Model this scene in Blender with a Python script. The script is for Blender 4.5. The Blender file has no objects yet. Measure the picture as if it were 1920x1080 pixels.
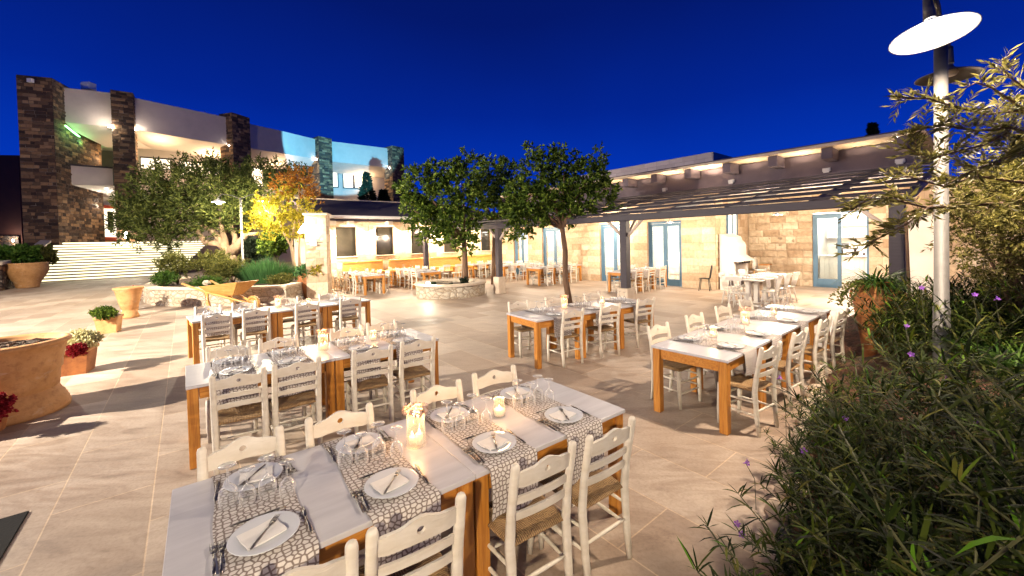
import bpy, math, random
from mathutils import Matrix, Vector, noise as mnoise
S = bpy.context.scene
C = S.collection
PI = math.pi
rnd = random.Random(7)

# ------------------------------------------------------------------ camera
F_PX, PITCH, ROLL, CY, H = 758.14, 0.019856, -0.024065, 465.14, 2.00828
cam = bpy.data.cameras.new('camera')
cam.sensor_width = 36; cam.lens = F_PX / 1920 * 36
cam.shift_y = (CY - 540) / 1920
cam.clip_start = .05; cam.clip_end = 3000
camo = bpy.data.objects.new('camera', cam); C.objects.link(camo)
camo.matrix_world = Matrix.Translation((0, 0, H)) @ Matrix.Rotation(PI/2 - PITCH, 4, 'X') @ Matrix.Rotation(ROLL, 4, 'Z')
S.camera = camo

def ray(px, py):
    x = px - 960; y = py - CY; cr, sr = math.cos(ROLL), math.sin(ROLL)
    X = x*cr + y*sr; Y = -x*sr + y*cr
    a = X/F_PX; u = -Y/F_PX; cp, sp = math.cos(PITCH), math.sin(PITCH)
    return Vector((a, cp + u*sp, -sp + u*cp))
def gnd(px, py, z=0.0):
    r = ray(px, py); t = (z - H)/r.z
    return Vector((r.x*t, r.y*t, z))
def at(px, py, Y):
    r = ray(px, py); t = Y/r.y
    return Vector((r.x*t, Y, H + r.z*t))

# ------------------------------------------------------------------ world (deep blue night sky)
w = bpy.data.worlds.new('World'); S.world = w; w.use_nodes = True
nt = w.node_tree; nt.nodes.clear()
o_ = nt.nodes.new('ShaderNodeOutputWorld'); bg = nt.nodes.new('ShaderNodeBackground')
tc = nt.nodes.new('ShaderNodeTexCoord'); sx = nt.nodes.new('ShaderNodeSeparateXYZ'); rp = nt.nodes.new('ShaderNodeValToRGB')
cr = rp.color_ramp
cr.elements[0].position = 0.0; cr.elements[0].color = (0.0008, 0.040, 0.38, 1)
cr.elements[1].position = .75; cr.elements[1].color = (0.0006, 0.0035, 0.045, 1)
for p, c in ((.12, (.0004, .0225, .29, 1)), (.3, (.0004, .011, .17, 1)), (.5, (.0006, .0055, .088, 1))):
    e = cr.elements.new(p); e.color = c
nt.links.new(tc.outputs['Generated'], sx.inputs[0])
sn = nt.nodes.new('ShaderNodeTexNoise'); sn.inputs['Scale'].default_value = 1.7; sn.inputs['Detail'].default_value = 3; nt.links.new(tc.outputs['Generated'], sn.inputs['Vector'])
sm_ = nt.nodes.new('ShaderNodeMath'); sm_.operation = 'MULTIPLY_ADD'; sm_.inputs[1].default_value = .16; nt.links.new(sn.outputs['Fac'], sm_.inputs[0]); nt.links.new(sx.outputs['Z'], sm_.inputs[2])
sb_ = nt.nodes.new('ShaderNodeMath'); sb_.operation = 'SUBTRACT'; sb_.inputs[1].default_value = .08; nt.links.new(sm_.outputs[0], sb_.inputs[0]); nt.links.new(sb_.outputs[0], rp.inputs[0])
nt.links.new(rp.outputs[0], bg.inputs[0]); nt.links.new(bg.outputs[0], o_.inputs[0]); bg.inputs[1].default_value = .56
S.view_settings.view_transform = 'Standard'; S.view_settings.look = 'None'
S.view_settings.exposure = 1.6; S.view_settings.gamma = 1
S.render.engine = 'CYCLES'
S.cycles.max_bounces = 6; S.cycles.diffuse_bounces = 3; S.cycles.glossy_bounces = 3; S.cycles.transmission_bounces = 4
S.cycles.transparent_max_bounces = 16; S.cycles.sample_clamp_indirect = 4; S.cycles.sample_clamp_direct = 30
S.cycles.caustics_reflective = False; S.cycles.caustics_refractive = False
S.cycles.use_denoising = True

# ------------------------------------------------------------------ mesh helper
class MB:
    def __init__(s): s.v = []; s.f = []; s.m = []; s.sm = []
    def add(s, vs, fs, mi=0, smooth=False):
        b = len(s.v); s.v += [tuple(p) for p in vs]
        for f in fs: s.f.append([i+b for i in f]); s.m.append(mi); s.sm.append(smooth)
        return s
    def box(s, x0, x1, y0, y1, z0, z1, mi=0, bev=0, M=None):
        if bev <= 0:
            vs = [(x, y, z) for z in (z0, z1) for y in (y0, y1) for x in (x0, x1)]
            fs = [(0,2,3,1),(4,5,7,6),(0,1,5,4),(2,6,7,3),(0,4,6,2),(1,3,7,5)]
        else:
            b = min(bev, (x1-x0)*.45, (y1-y0)*.45, (z1-z0)*.45)
            vs = []; fs = []
            # corner triples
            idx = {}
            for ix, x in enumerate((x0, x1)):
                for iy, y in enumerate((y0, y1)):
                    for iz, z in enumerate((z0, z1)):
                        dx = b if ix == 0 else -b; dy = b if iy == 0 else -b; dz = b if iz == 0 else -b
                        idx[ix,iy,iz] = len(vs)
                        vs += [(x, y+dy, z+dz), (x+dx, y, z+dz), (x+dx, y+dy, z)]
            def q(a, b_, c, d): fs.append((a, b_, c, d))
            I = idx
            for ix in (0, 1):
                r = [I[ix,0,0], I[ix,1,0], I[ix,1,1], I[ix,0,1]]
                if ix == 0: r = r[::-1]
                q(*r)
            for iy in (0, 1):
                r = [I[0,iy,0]+1, I[1,iy,0]+1, I[1,iy,1]+1, I[0,iy,1]+1]
                if iy == 1: r = r[::-1]
                q(*r)
            for iz in (0, 1):
                r = [I[0,0,iz]+2, I[1,0,iz]+2, I[1,1,iz]+2, I[0,1,iz]+2]
                if iz == 0: r = r[::-1]
                q(*r)
            for iy in (0, 1):
                for iz in (0, 1):
                    q(I[0,iy,iz]+1, I[1,iy,iz]+1, I[1,iy,iz]+2, I[0,iy,iz]+2)
            for ix in (0, 1):
                for iz in (0, 1):
                    q(I[ix,0,iz]+0, I[ix,1,iz]+0, I[ix,1,iz]+2, I[ix,0,iz]+2)
                for iy in (0, 1):
                    q(I[ix,iy,0]+0, I[ix,iy,1]+0, I[ix,iy,1]+1, I[ix,iy,0]+1)
            for k in I.values(): fs.append((k, k+1, k+2))
        if M is not None: vs = [M @ Vector(p) for p in vs]
        return s.add(vs, fs, mi)
    def tube(s, pts, r, n=8, mi=0, cap=True, smooth=True, flat=1.0, up=(0,0,1)):
        pts = [Vector(p) for p in pts]; rs = r if isinstance(r, (list, tuple)) else [r]*len(pts)
        vs = []; fs = []
        for i, p in enumerate(pts):
            d = (pts[min(i+1, len(pts)-1)] - pts[max(i-1, 0)])
            if d.length < 1e-9: d = Vector((0,0,1))
            d.normalize(); u = Vector(up)
            if abs(d.dot(u)) > .95: u = Vector((0,1,0)) if abs(d.y) < .9 else Vector((1,0,0))
            a = d.cross(u).normalized(); b = a.cross(d).normalized()
            for k in range(n):
                t = 2*PI*k/n + PI/n
                vs.append(p + a*math.cos(t)*rs[i] + b*math.sin(t)*rs[i]*flat)
        for i in range(len(pts)-1):
            for k in range(n):
                fs.append((i*n+k, i*n+(k+1)%n, (i+1)*n+(k+1)%n, (i+1)*n+k))
        s.add(vs, fs, mi, smooth)
        if cap:
            b = len(s.v) - len(vs)
            s.f.append([b+k for k in range(n)][::-1]); s.m.append(mi); s.sm.append(False)
            s.f.append([b+(len(pts)-1)*n+k for k in range(n)]); s.m.append(mi); s.sm.append(False)
        return s
    def lathe(s, prof, n=24, mi=0, c=(0,0,0), smooth=True, M=None):
        vs = []; fs = []
        for r, z in prof:
            for k in range(n):
                t = 2*PI*k/n; vs.append(Vector((c[0]+r*math.cos(t), c[1]+r*math.sin(t), c[2]+z)))
        for i in range(len(prof)-1):
            for k in range(n):
                fs.append((i*n+k, i*n+(k+1)%n, (i+1)*n+(k+1)%n, (i+1)*n+k))
        if M is not None: vs = [M @ v for v in vs]
        return s.add(vs, fs, mi, smooth)
    def prism(s, poly, z0, z1, mi=0, M=None):
        n = len(poly); vs = [(x, y, z0) for x, y in poly] + [(x, y, z1) for x, y in poly]
        fs = [tuple(range(n))[::-1], tuple(range(n, 2*n))] + [(i, (i+1)%n, n+(i+1)%n, n+i) for i in range(n)]
        if M is not None: vs = [M @ Vector(p) for p in vs]
        return s.add(vs, fs, mi)
    def build(s, name, mats, parent=None, loc=None, rotz=0, fix=True):
        me = bpy.data.meshes.new(name); me.from_pydata(s.v, [], s.f)
        mats = mats if isinstance(mats, (list, tuple)) else [mats]
        for m in mats: me.materials.append(m)
        me.polygons.foreach_set('material_index', s.m); me.polygons.foreach_set('use_smooth', s.sm)
        me.update()
        if fix:
            import bmesh
            bm = bmesh.new(); bm.from_mesh(me); bmesh.ops.recalc_face_normals(bm, faces=bm.faces[:]); bm.to_mesh(me); bm.free()
        o = bpy.data.objects.new(name, me); C.objects.link(o)
        if parent: o.parent = parent
        if loc is not None: o.location = loc
        if rotz: o.rotation_euler = (0, 0, rotz)
        return o

def thing(name, label, cat, loc=(0,0,0), rotz=0, group=None):
    o = bpy.data.objects.new(name, None); C.objects.link(o); o.empty_display_size = .2
    o.location = loc; o.rotation_euler = (0, 0, rotz); o['label'] = label; o['category'] = cat
    if group: o['group'] = group
    return o
def tag(o, label, cat, group=None):
    o['label'] = label; o['category'] = cat
    if group: o['group'] = group
    return o
def struct(o, kind='structure'):
    o['kind'] = kind; return o
KIDS = {}
def dup(root, label, loc, rotz=0, group=None, rot=None):
    kids = KIDS.get(root.name)
    if kids is None:
        kids = [(ch, [g for g in root_children(ch)]) for ch in root_children(root)]; KIDS[root.name] = kids
    r = root.copy(); C.objects.link(r); r.location = loc; r.rotation_euler = rot or (0, 0, rotz); r['label'] = label
    if group: r['group'] = group
    for ch, gs in kids:
        c = ch.copy(); C.objects.link(c); c.parent = r
        for g in gs:
            d = g.copy(); C.objects.link(d); d.parent = c
    return r
def root_children(o): return [c for c in bpy.data.objects if c.parent is o]
USED = set()
def place(proto, label, loc, rotz=0, group=None, rot=None):
    """first call uses the prototype itself, later calls copy it"""
    if proto.name not in USED:
        USED.add(proto.name); KIDS[proto.name] = [(ch, root_children(ch)) for ch in root_children(proto)]
        proto.location = loc; proto.rotation_euler = rot or (0, 0, rotz); proto['label'] = label
        if group: proto['group'] = group
        return proto
    return dup(proto, label, loc, rotz, group, rot)

# ------------------------------------------------------------------ materials
def newmat(name):
    m = bpy.data.materials.new(name); m.use_nodes = True; nt = m.node_tree
    return m, nt, nt.nodes['Principled BSDF']
def N(nt, typ, **kw):
    n = nt.nodes.new(typ)
    for k, v in kw.items(): setattr(n, k, v)
    return n
def rgba(c): return (c[0], c[1], c[2], 1)
def ramp(nt, stops, src):
    r = N(nt, 'ShaderNodeValToRGB'); e = r.color_ramp.elements
    e[0].position = stops[0][0]; e[0].color = rgba(stops[0][1]); e[1].position = stops[-1][0]; e[1].color = rgba(stops[-1][1])
    for p, c in stops[1:-1]: x = e.new(p); x.color = rgba(c)
    nt.links.new(src, r.inputs[0]); return r.outputs[0]
def coords(nt, scale=(1,1,1), rot=(0,0,0), kind='Object'):
    t = N(nt, 'ShaderNodeTexCoord'); mp = N(nt, 'ShaderNodeMapping'); mp.inputs['Scale'].default_value = scale; mp.inputs['Rotation'].default_value = rot
    nt.links.new(t.outputs[kind], mp.inputs[0]); return mp.outputs[0]
def noise(nt, vec, scale, detail=4, rough=.6, dist=0):
    n = N(nt, 'ShaderNodeTexNoise'); n.inputs['Scale'].default_value = scale; n.inputs['Detail'].default_value = detail
    n.inputs['Roughness'].default_value = rough; n.inputs['Distortion'].default_value = dist
    nt.links.new(vec, n.inputs['Vector']); return n.outputs['Fac']
def bump(nt, bs, h, strength=.3, dist=.01):
    b = N(nt, 'ShaderNodeBump'); b.inputs['Strength'].default_value = strength; b.inputs['Distance'].default_value = dist
    nt.links.new(h, b.inputs['Height']); nt.links.new(b.outputs[0], bs.inputs['Normal']); return b
def mixc(nt, fac, a, b, mode='MIX'):
    m = N(nt, 'ShaderNodeMix', data_type='RGBA', blend_type=mode)
    if isinstance(fac, (int, float)): m.inputs[0].default_value = fac
    else: nt.links.new(fac, m.inputs[0])
    for i, x in ((6, a), (7, b)):
        if isinstance(x, (tuple, list)): m.inputs[i].default_value = rgba(x)
        else: nt.links.new(x, m.inputs[i])
    return m.outputs[2]
def mathn(nt, op, a, b=None, c=None):
    m = N(nt, 'ShaderNodeMath', operation=op)
    for i, x in enumerate((a, b, c)):
        if x is None: continue
        if isinstance(x, (int, float)): m.inputs[i].default_value = x
        else: nt.links.new(x, m.inputs[i])
    return m.outputs[0]
def simple(name, c1, c2=None, rough=.6, scale=6, stretch=(1,1,1), metal=0, bstr=.15, bdist=.005, bscale=None, detail=5):
    m, nt, bs = newmat(name); bs.inputs['Roughness'].default_value = rough; bs.inputs['Metallic'].default_value = metal
    v = coords(nt, stretch); f = noise(nt, v, scale, detail)
    c2 = c2 or tuple(x*.75 for x in c1)
    nt.links.new(ramp(nt, [(.3, c2), (.7, c1)], f), bs.inputs['Base Color'])
    if bstr:
        bump(nt, bs, noise(nt, v, bscale or scale*4, 4), bstr, bdist)
    return m
def emit(name, c, s):
    m, nt, bs = newmat(name); bs.inputs['Base Color'].default_value = rgba(c); bs.inputs['Emission Color'].default_value = rgba(c); bs.inputs['Emission Strength'].default_value = s
    return m
def wallvec(nt):
    t = N(nt, 'ShaderNodeTexCoord'); s_ = N(nt, 'ShaderNodeSeparateXYZ'); nt.links.new(t.outputs['Object'], s_.inputs[0])
    u = mathn(nt, 'ADD', s_.outputs[0], s_.outputs[1]); cb = N(nt, 'ShaderNodeCombineXYZ')
    nt.links.new(u, cb.inputs[0]); nt.links.new(s_.outputs[2], cb.inputs[1]); return cb.outputs[0], t.outputs['Object']
def ashlar(name, c1, c2, mort, bw=.55, rh=.28, ms=.008, rust=.25, rdist=.02):
    m, nt, bs = newmat(name); v, ob = wallvec(nt); bs.inputs['Roughness'].default_value = .85
    b = N(nt, 'ShaderNodeTexBrick'); nt.links.new(v, b.inputs['Vector'])
    b.inputs['Color1'].default_value = rgba(c1); b.inputs['Color2'].default_value = rgba(c2); b.inputs['Mortar'].default_value = rgba(mort)
    b.inputs['Scale'].default_value = 1; b.inputs['Brick Width'].default_value = bw; b.inputs['Row Height'].default_value = rh
    b.inputs['Mortar Size'].default_value = ms; b.inputs['Mortar Smooth'].default_value = .3; b.offset = .5; b.squash = .7; b.squash_frequency = 3
    n1 = noise(nt, ob, 3.5, 5, .65); n2 = noise(nt, ob, 22, 4)
    col = mixc(nt, .55, b.outputs['Color'], ramp(nt, [(.25, tuple(x*.72 for x in c2)), (.75, tuple(min(1, x*1.12) for x in c1))], n1), 'MULTIPLY')
    col = mixc(nt, .5, b.outputs['Color'], col)
    nt.links.new(col, bs.inputs['Base Color'])
    inv = mathn(nt, 'SUBTRACT', 1, b.outputs['Fac']); n3 = noise(nt, ob, 7, 6, .7)
    h = mathn(nt, 'MULTIPLY_ADD', mathn(nt, 'ADD', n3, mathn(nt, 'MULTIPLY', n2, .3)), inv, inv)
    bump(nt, bs, h, rust, rdist); return m
def rubble(name, cols, sc=(2.2, 2.2, 5.5), mort=(.02, .015, .01), bstr=.8, bdist=.05, ms=.06):
    m, nt, bs = newmat(name); bs.inputs['Roughness'].default_value = .9
    v = coords(nt, sc)
    nn = N(nt, 'ShaderNodeTexNoise'); nn.inputs['Scale'].default_value = 1.6; nn.inputs['Detail'].default_value = 2; nt.links.new(v, nn.inputs['Vector'])
    vm = N(nt, 'ShaderNodeVectorMath', operation='MULTIPLY_ADD'); nt.links.new(nn.outputs['Color'], vm.inputs[0]); vm.inputs[1].default_value = (.5,.5,.5); nt.links.new(v, vm.inputs[2])
    vo = N(nt, 'ShaderNodeTexVoronoi'); vo.inputs['Scale'].default_value = 1; vo.inputs['Randomness'].default_value = .9; nt.links.new(vm.outputs[0], vo.inputs['Vector'])
    ve = N(nt, 'ShaderNodeTexVoronoi', feature='DISTANCE_TO_EDGE'); ve.inputs['Scale'].default_value = 1; ve.inputs['Randomness'].default_value = .9; nt.links.new(vm.outputs[0], ve.inputs['Vector'])
    s_ = N(nt, 'ShaderNodeSeparateColor'); nt.links.new(vo.outputs['Color'], s_.inputs[0])
    col = ramp(nt, [(i/(len(cols)-1), c) for i, c in enumerate(cols)], s_.outputs[0])
    g = noise(nt, v, 4, 5); col = mixc(nt, .6, col, ramp(nt, [(.3, (.45,.45,.45)), (.7, (1,1,1))], g), 'MULTIPLY')
    edge = N(nt, 'ShaderNodeMapRange'); edge.inputs['From Max'].default_value = ms; nt.links.new(ve.outputs['Distance'], edge.inputs[0])
    nt.links.new(mixc(nt, edge.outputs[0], mort, col), bs.inputs['Base Color'])
    e2_ = N(nt, 'ShaderNodeMapRange'); e2_.inputs['From Max'].default_value = .22; nt.links.new(ve.outputs['Distance'], e2_.inputs[0])
    bump(nt, bs, mathn(nt, 'MULTIPLY_ADD', g, .4, e2_.outputs[0]), bstr, bdist); return m
def leafmat(name, stops, rough=.45, trans=.25):
    m, nt, bs = newmat(name); g = N(nt, 'ShaderNodeNewGeometry')
    col = ramp(nt, stops, g.outputs['Random Per Island']); nt.links.new(col, bs.inputs['Base Color']); bs.inputs['Roughness'].default_value = rough; bs.inputs['Specular IOR Level'].default_value = .12
    tr = N(nt, 'ShaderNodeBsdfTranslucent'); nt.links.new(col, tr.inputs[0]); mx = N(nt, 'ShaderNodeMixShader'); mx.inputs[0].default_value = trans
    out = nt.nodes['Material Output']; nt.links.new(bs.outputs[0], mx.inputs[1]); nt.links.new(tr.outputs[0], mx.inputs[2]); nt.links.new(mx.outputs[0], out.inputs[0])
    return m
def glassmat(name, tint=(.95,.97,1), base=.08, edge=.9, white=0.0):
    m = bpy.data.materials.new(name); m.use_nodes = True; nt = m.node_tree; nt.nodes.clear()
    out = N(nt, 'ShaderNodeOutputMaterial'); tr = N(nt, 'ShaderNodeBsdfTransparent'); tr.inputs[0].default_value = rgba(tint)
    gl = N(nt, 'ShaderNodeBsdfGlossy'); gl.inputs['Roughness'].default_value = .12; lw = N(nt, 'ShaderNodeLayerWeight'); lw.inputs[0].default_value = .55
    mr = N(nt, 'ShaderNodeMapRange'); mr.inputs['To Min'].default_value = base; mr.inputs['To Max'].default_value = edge; nt.links.new(lw.outputs['Facing'], mr.inputs[0])
    df = N(nt, 'ShaderNodeBsdfDiffuse'); df.inputs[0].default_value = (.9,.88,.86,1); m2 = N(nt, 'ShaderNodeMixShader'); m2.inputs[0].default_value = white; nt.links.new(gl.outputs[0], m2.inputs[1]); nt.links.new(df.outputs[0], m2.inputs[2])  # white diffuse stands in for bright surroundings refracted at the edges
    mx = N(nt, 'ShaderNodeMixShader'); nt.links.new(mr.outputs[0], mx.inputs[0]); nt.links.new(tr.outputs[0], mx.inputs[1]); nt.links.new(m2.outputs[0], mx.inputs[2]); nt.links.new(mx.outputs[0], out.inputs[0])
    return m

def stonemat(name, stops, sc=9, bs_=.4, bd=.012):
    m, nt, bs = newmat(name); g = N(nt, 'ShaderNodeNewGeometry'); v = coords(nt); n1 = noise(nt, v, sc, 7, .7); n2 = noise(nt, v, sc*6, 4)
    col = ramp(nt, stops, g.outputs['Random Per Island']); col = mixc(nt, .65, col, ramp(nt, [(.3, (.55,.46,.38)), (.5, (.9,.86,.8)), (.7, (1.1,1.08,1.05))], n1), 'MULTIPLY')
    nt.links.new(col, bs.inputs['Base Color']); bs.inputs['Roughness'].default_value = .9; bump(nt, bs, mathn(nt, 'MULTIPLY_ADD', n2, .3, n1), bs_, bd); return m
M_face = stonemat('limestone_blocks', [(0, (.46,.33,.21)), (.35, (.56,.43,.29)), (.7, (.62,.50,.36)), (1, (.68,.57,.43))])
M_facer = stonemat('rock_faced_blocks', [(0, (.44,.33,.22)), (.4, (.56,.45,.32)), (.8, (.64,.54,.40)), (1, (.70,.60,.46))], 7, .8, .03)
M_darkst = stonemat('dark_rubble_blocks', [(0, (.040,.024,.016)), (.3, (.085,.048,.028)), (.5, (.15,.085,.045)), (.68, (.36,.21,.10)), (.82, (.06,.038,.026)), (1, (.42,.26,.13))], 5, .9, .04)
def facing(m, u0, u1, z0, z1, put_, rh=.29, wmin=.35, wmax=.8, disp=.008, joint=.008, nu=5, nv=3, seed=1, zoff=0.0):
    """coursed stone facing; put_(u, z, d) maps to 3D with d = outward relief"""
    r_ = random.Random(seed); k0 = int(math.floor((z0-zoff)/rh))
    z = zoff + k0*rh
    while z < z1-.01:
        za, zb = max(z, z0), min(z+rh, z1); z += rh
        if zb-za < .03: continue
        u = u0; 
        while u < u1-.01:
            ub = u + r_.uniform(wmin, wmax)
            if u1-ub < wmin*.5: ub = u1
            a, b, c, d = u+joint/2, ub-joint/2, za+joint/2, zb-joint/2; push = r_.uniform(.2,1)*disp; sd = r_.uniform(0,99); vs=[]; fs=[]
            n1_ = max(2, int(nu*(ub-u)/.5)); 
            for j in range(nv+1):
                for i in range(n1_+1):
                    uu = a+(b-a)*i/n1_; zz = c+(d-c)*j/nv; ed = 0 if i in (0,n1_) or j in (0,nv) else 1
                    nz_ = mnoise.noise(Vector((uu*6,zz*6,sd)))
                    vs.append(put_(uu, zz, .004 + (push + disp*1.1*nz_ if ed else disp*.12)))
            for j in range(nv):
                for i in range(n1_): q=j*(n1_+1)+i; fs.append((q,q+1,q+n1_+2,q+n1_+1))
            m.add(vs, fs); u = ub
    return m
TH = .68                                             # table / paving direction
# paving slabs
def paving():
    m, nt, bs = newmat('limestone_paving')
    v = coords(nt, (1,1,1), (0, 0, -(TH + PI/2)))
    mp = N(nt, 'ShaderNodeVectorMath', operation='ADD'); mp.inputs[1].default_value = (.2, .33, 0); nt.links.new(v, mp.inputs[0])
    b = N(nt, 'ShaderNodeTexBrick'); nt.links.new(mp.outputs[0], b.inputs['Vector']); b.offset = .5
    b.inputs['Scale'].default_value = 1; b.inputs['Brick Width'].default_value = 1.2; b.inputs['Row Height'].default_value = .595; b.inputs['Mortar Size'].default_value = .0055
    b.inputs['Color1'].default_value = (.52,.455,.395,1); b.inputs['Color2'].default_value = (.36,.29,.235,1); b.inputs['Mortar'].default_value = (.60,.49,.37,1); b.inputs['Mortar Smooth'].default_value = .2; b.inputs['Bias'].default_value = .1
    vs = coords(nt, (1.0, 3.2, 1), (0, 0, .25)); n1 = noise(nt, vs, 1.6, 8, .68, 1.1); n2 = noise(nt, v, 38, 6, .75); n3 = noise(nt, v, .35, 4)
    col = mixc(nt, .62, b.outputs['Color'], ramp(nt, [(.30, (.42,.33,.27)), (.43, (.76,.67,.59)), (.56, (1.0,.95,.90)), (.70, (1.18,1.14,1.10))], n1), 'MULTIPLY')
    col = mixc(nt, .45, col, ramp(nt, [(.3, (.5,.44,.4)), (.5, (.92,.9,.88)), (.7, (1.12,1.10,1.08))], n2), 'MULTIPLY')
    col = mixc(nt, .6, col, ramp(nt, [(.35, (.68,.60,.53)), (.6, (1.12,1.10,1.07))], n3), 'MULTIPLY')
    nt.links.new(col, bs.inputs['Base Color'])
    nt.links.new(ramp(nt, [(.3, (.42,.42,.42)), (.7, (.72,.72,.72))], n1), bs.inputs['Roughness'])
    h = mathn(nt, 'MULTIPLY_ADD', b.outputs['Fac'], -1.2, mathn(nt, 'MULTIPLY_ADD', n2, .35, mathn(nt, 'MULTIPLY', n1, .5)))
    bump(nt, bs, h, .35, .006); return m
M_pave = paving()
M_soil = simple('red_soil', (.16,.06,.03), (.05,.022,.013), .95, 9, bstr=.9, bdist=.03, bscale=30)
M_bedsoil = simple('dark_soil', (.07,.045,.03), (.03,.02,.012), .95, 9, bstr=.9, bdist=.03)
M_lime = ashlar('limestone_wall', (.52,.40,.28), (.40,.28,.18), (.33,.25,.18), .62, .30, .006, .3, .012)
M_rust = ashlar('rough_stone_wall', (.50,.41,.30), (.40,.31,.21), (.30,.23,.16), .5, .26, .012, 1.0, .07)
M_bed = rubble('field_stone', [(.55,.45,.32), (.62,.54,.42), (.5,.4,.28), (.66,.58,.46)], (4.2, 4.2, 6.5), (.26,.19,.12), .8, .04, .07)
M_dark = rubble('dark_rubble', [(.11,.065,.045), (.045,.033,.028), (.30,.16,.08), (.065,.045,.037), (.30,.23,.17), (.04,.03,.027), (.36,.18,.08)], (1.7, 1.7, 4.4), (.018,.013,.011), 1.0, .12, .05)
M_lit = rubble('lit_rubble', [(.30,.21,.12), (.42,.32,.18), (.22,.15,.09), (.5,.4,.26)], (2.4, 2.4, 4.2), (.12,.08,.05), .9, .08, .05)  # lighter copy of the rubble, with the entrance light put into its colour
M_cap = simple('stone_coping', (.60,.50,.38), (.5,.4,.3), .8, 8)
M_plaster = simple('grey_plaster', (.56,.47,.40), (.49,.41,.35), .9, 1.2, bstr=.05)
M_plasterw = simple('white_plaster', (.78,.73,.66), (.72,.66,.6), .85, 1.5, bstr=.08)
M_mauve = simple('mauve_plaster', (.13,.105,.13), (.10,.08,.10), .85, 2, bstr=.08)
M_blockstone = ashlar('parapet_stone', (.62,.54,.54), (.50,.43,.43), (.38,.33,.33), .7, .35, .01, .5, .03)
M_purple = simple('mauve_painted_timber', (.034,.025,.036), (.024,.018,.026), .55, 5, (1,1,6), bstr=.1)
M_blue = simple('blue_painted_wood', (.085,.18,.27), (.07,.15,.235), .5, 4, bstr=.08)
M_roof = simple('bitumen_roof', (.075,.055,.075), (.055,.04,.055), .9, 12)
M_tile = simple('dark_slate', (.02,.02,.025), (.012,.012,.016), .6, 6)
M_gutter = simple('white_gutter', (.75,.72,.68), (.68,.65,.6), .5, 4, bstr=0)
M_chair = simple('cream_painted_wood', (.70,.655,.57), (.60,.54,.44), .5, 7, (1,1,3), bstr=.12, bdist=.003, bscale=45)
def wear(m, c, sc=26, lo=.66):
    nt = m.node_tree; bs = nt.nodes['Principled BSDF']; src = bs.inputs['Base Color'].links[0].from_socket; v = coords(nt, (1,1,.5))
    nt.links.new(mixc(nt, ramp(nt, [(lo, (0,0,0)), (lo+.05, (.8,.8,.8))], noise(nt, v, sc, 6, .72)), src, c), bs.inputs['Base Color'])
wear(M_chair, (.33,.24,.15))
M_chairw = simple('white_painted_wood', (.74,.71,.65), (.68,.64,.57), .45, 7, bstr=.06)
M_top = simple('white_table_top', (.54,.53,.555), (.44,.43,.455), .3, 2.2, (1,9,1), bstr=.12, bdist=.003, bscale=9)
def woodmat(name, a, b, c, sc=(14,14,1.1), rough=.42):
    m, nt, bs = newmat(name); v = coords(nt, sc); n1 = noise(nt, v, 1.6, 8, .6, 1.8); bs.inputs['Roughness'].default_value = rough
    nt.links.new(ramp(nt, [(.28, a), (.5, b), (.72, c)], n1), bs.inputs['Base Color']); bump(nt, bs, n1, .12, .004); return m
M_oak = woodmat('orange_oak', (.30,.10,.016), (.47,.19,.028), (.58,.27,.055))
M_oakh = woodmat('orange_oak_rail', (.30,.10,.016), (.47,.19,.028), (.58,.27,.055), (1.1,14,14))
M_yell = woodmat('honey_pine', (.55,.26,.05), (.68,.36,.08), (.75,.43,.12), (1.2,10,10))
M_barrow = woodmat('varnished_pine', (.36,.17,.04), (.5,.26,.07), (.6,.34,.11), (1.4,9,9))
def terracotta(name, c1, c2, ring=28):
    m, nt, bs = newmat(name); v = coords(nt); n1 = noise(nt, v, 4, 6, .65); bs.inputs['Roughness'].default_value = .8
    n5 = noise(nt, coords(nt, (1,1,2.5)), 2.3, 7, .75, .6)
    col = mixc(nt, ramp(nt, [(.56, (0,0,0)), (.72, (.55,.55,.55))], n5), ramp(nt, [(.3, c2), (.68, c1)], n1), (.58,.47,.36))
    nt.links.new(mixc(nt, .5, col, ramp(nt, [(.32, (.5,.42,.38)), (.5, (1,1,1))], noise(nt, v, 11, 6, .7)), 'MULTIPLY'), bs.inputs['Base Color'])
    wv = N(nt, 'ShaderNodeTexWave', wave_type='BANDS', bands_direction='Z'); wv.inputs['Scale'].default_value = ring; wv.inputs['Distortion'].default_value = 1.2; nt.links.new(v, wv.inputs['Vector'])
    bump(nt, bs, mathn(nt, 'MULTIPLY_ADD', wv.outputs['Fac'], .25, n1), .35, .012); return m
M_terra = terracotta('terracotta', (.56,.30,.12), (.42,.20,.065))
M_terra2 = terracotta('orange_terracotta', (.44,.17,.045), (.20,.065,.018), 14)
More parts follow.
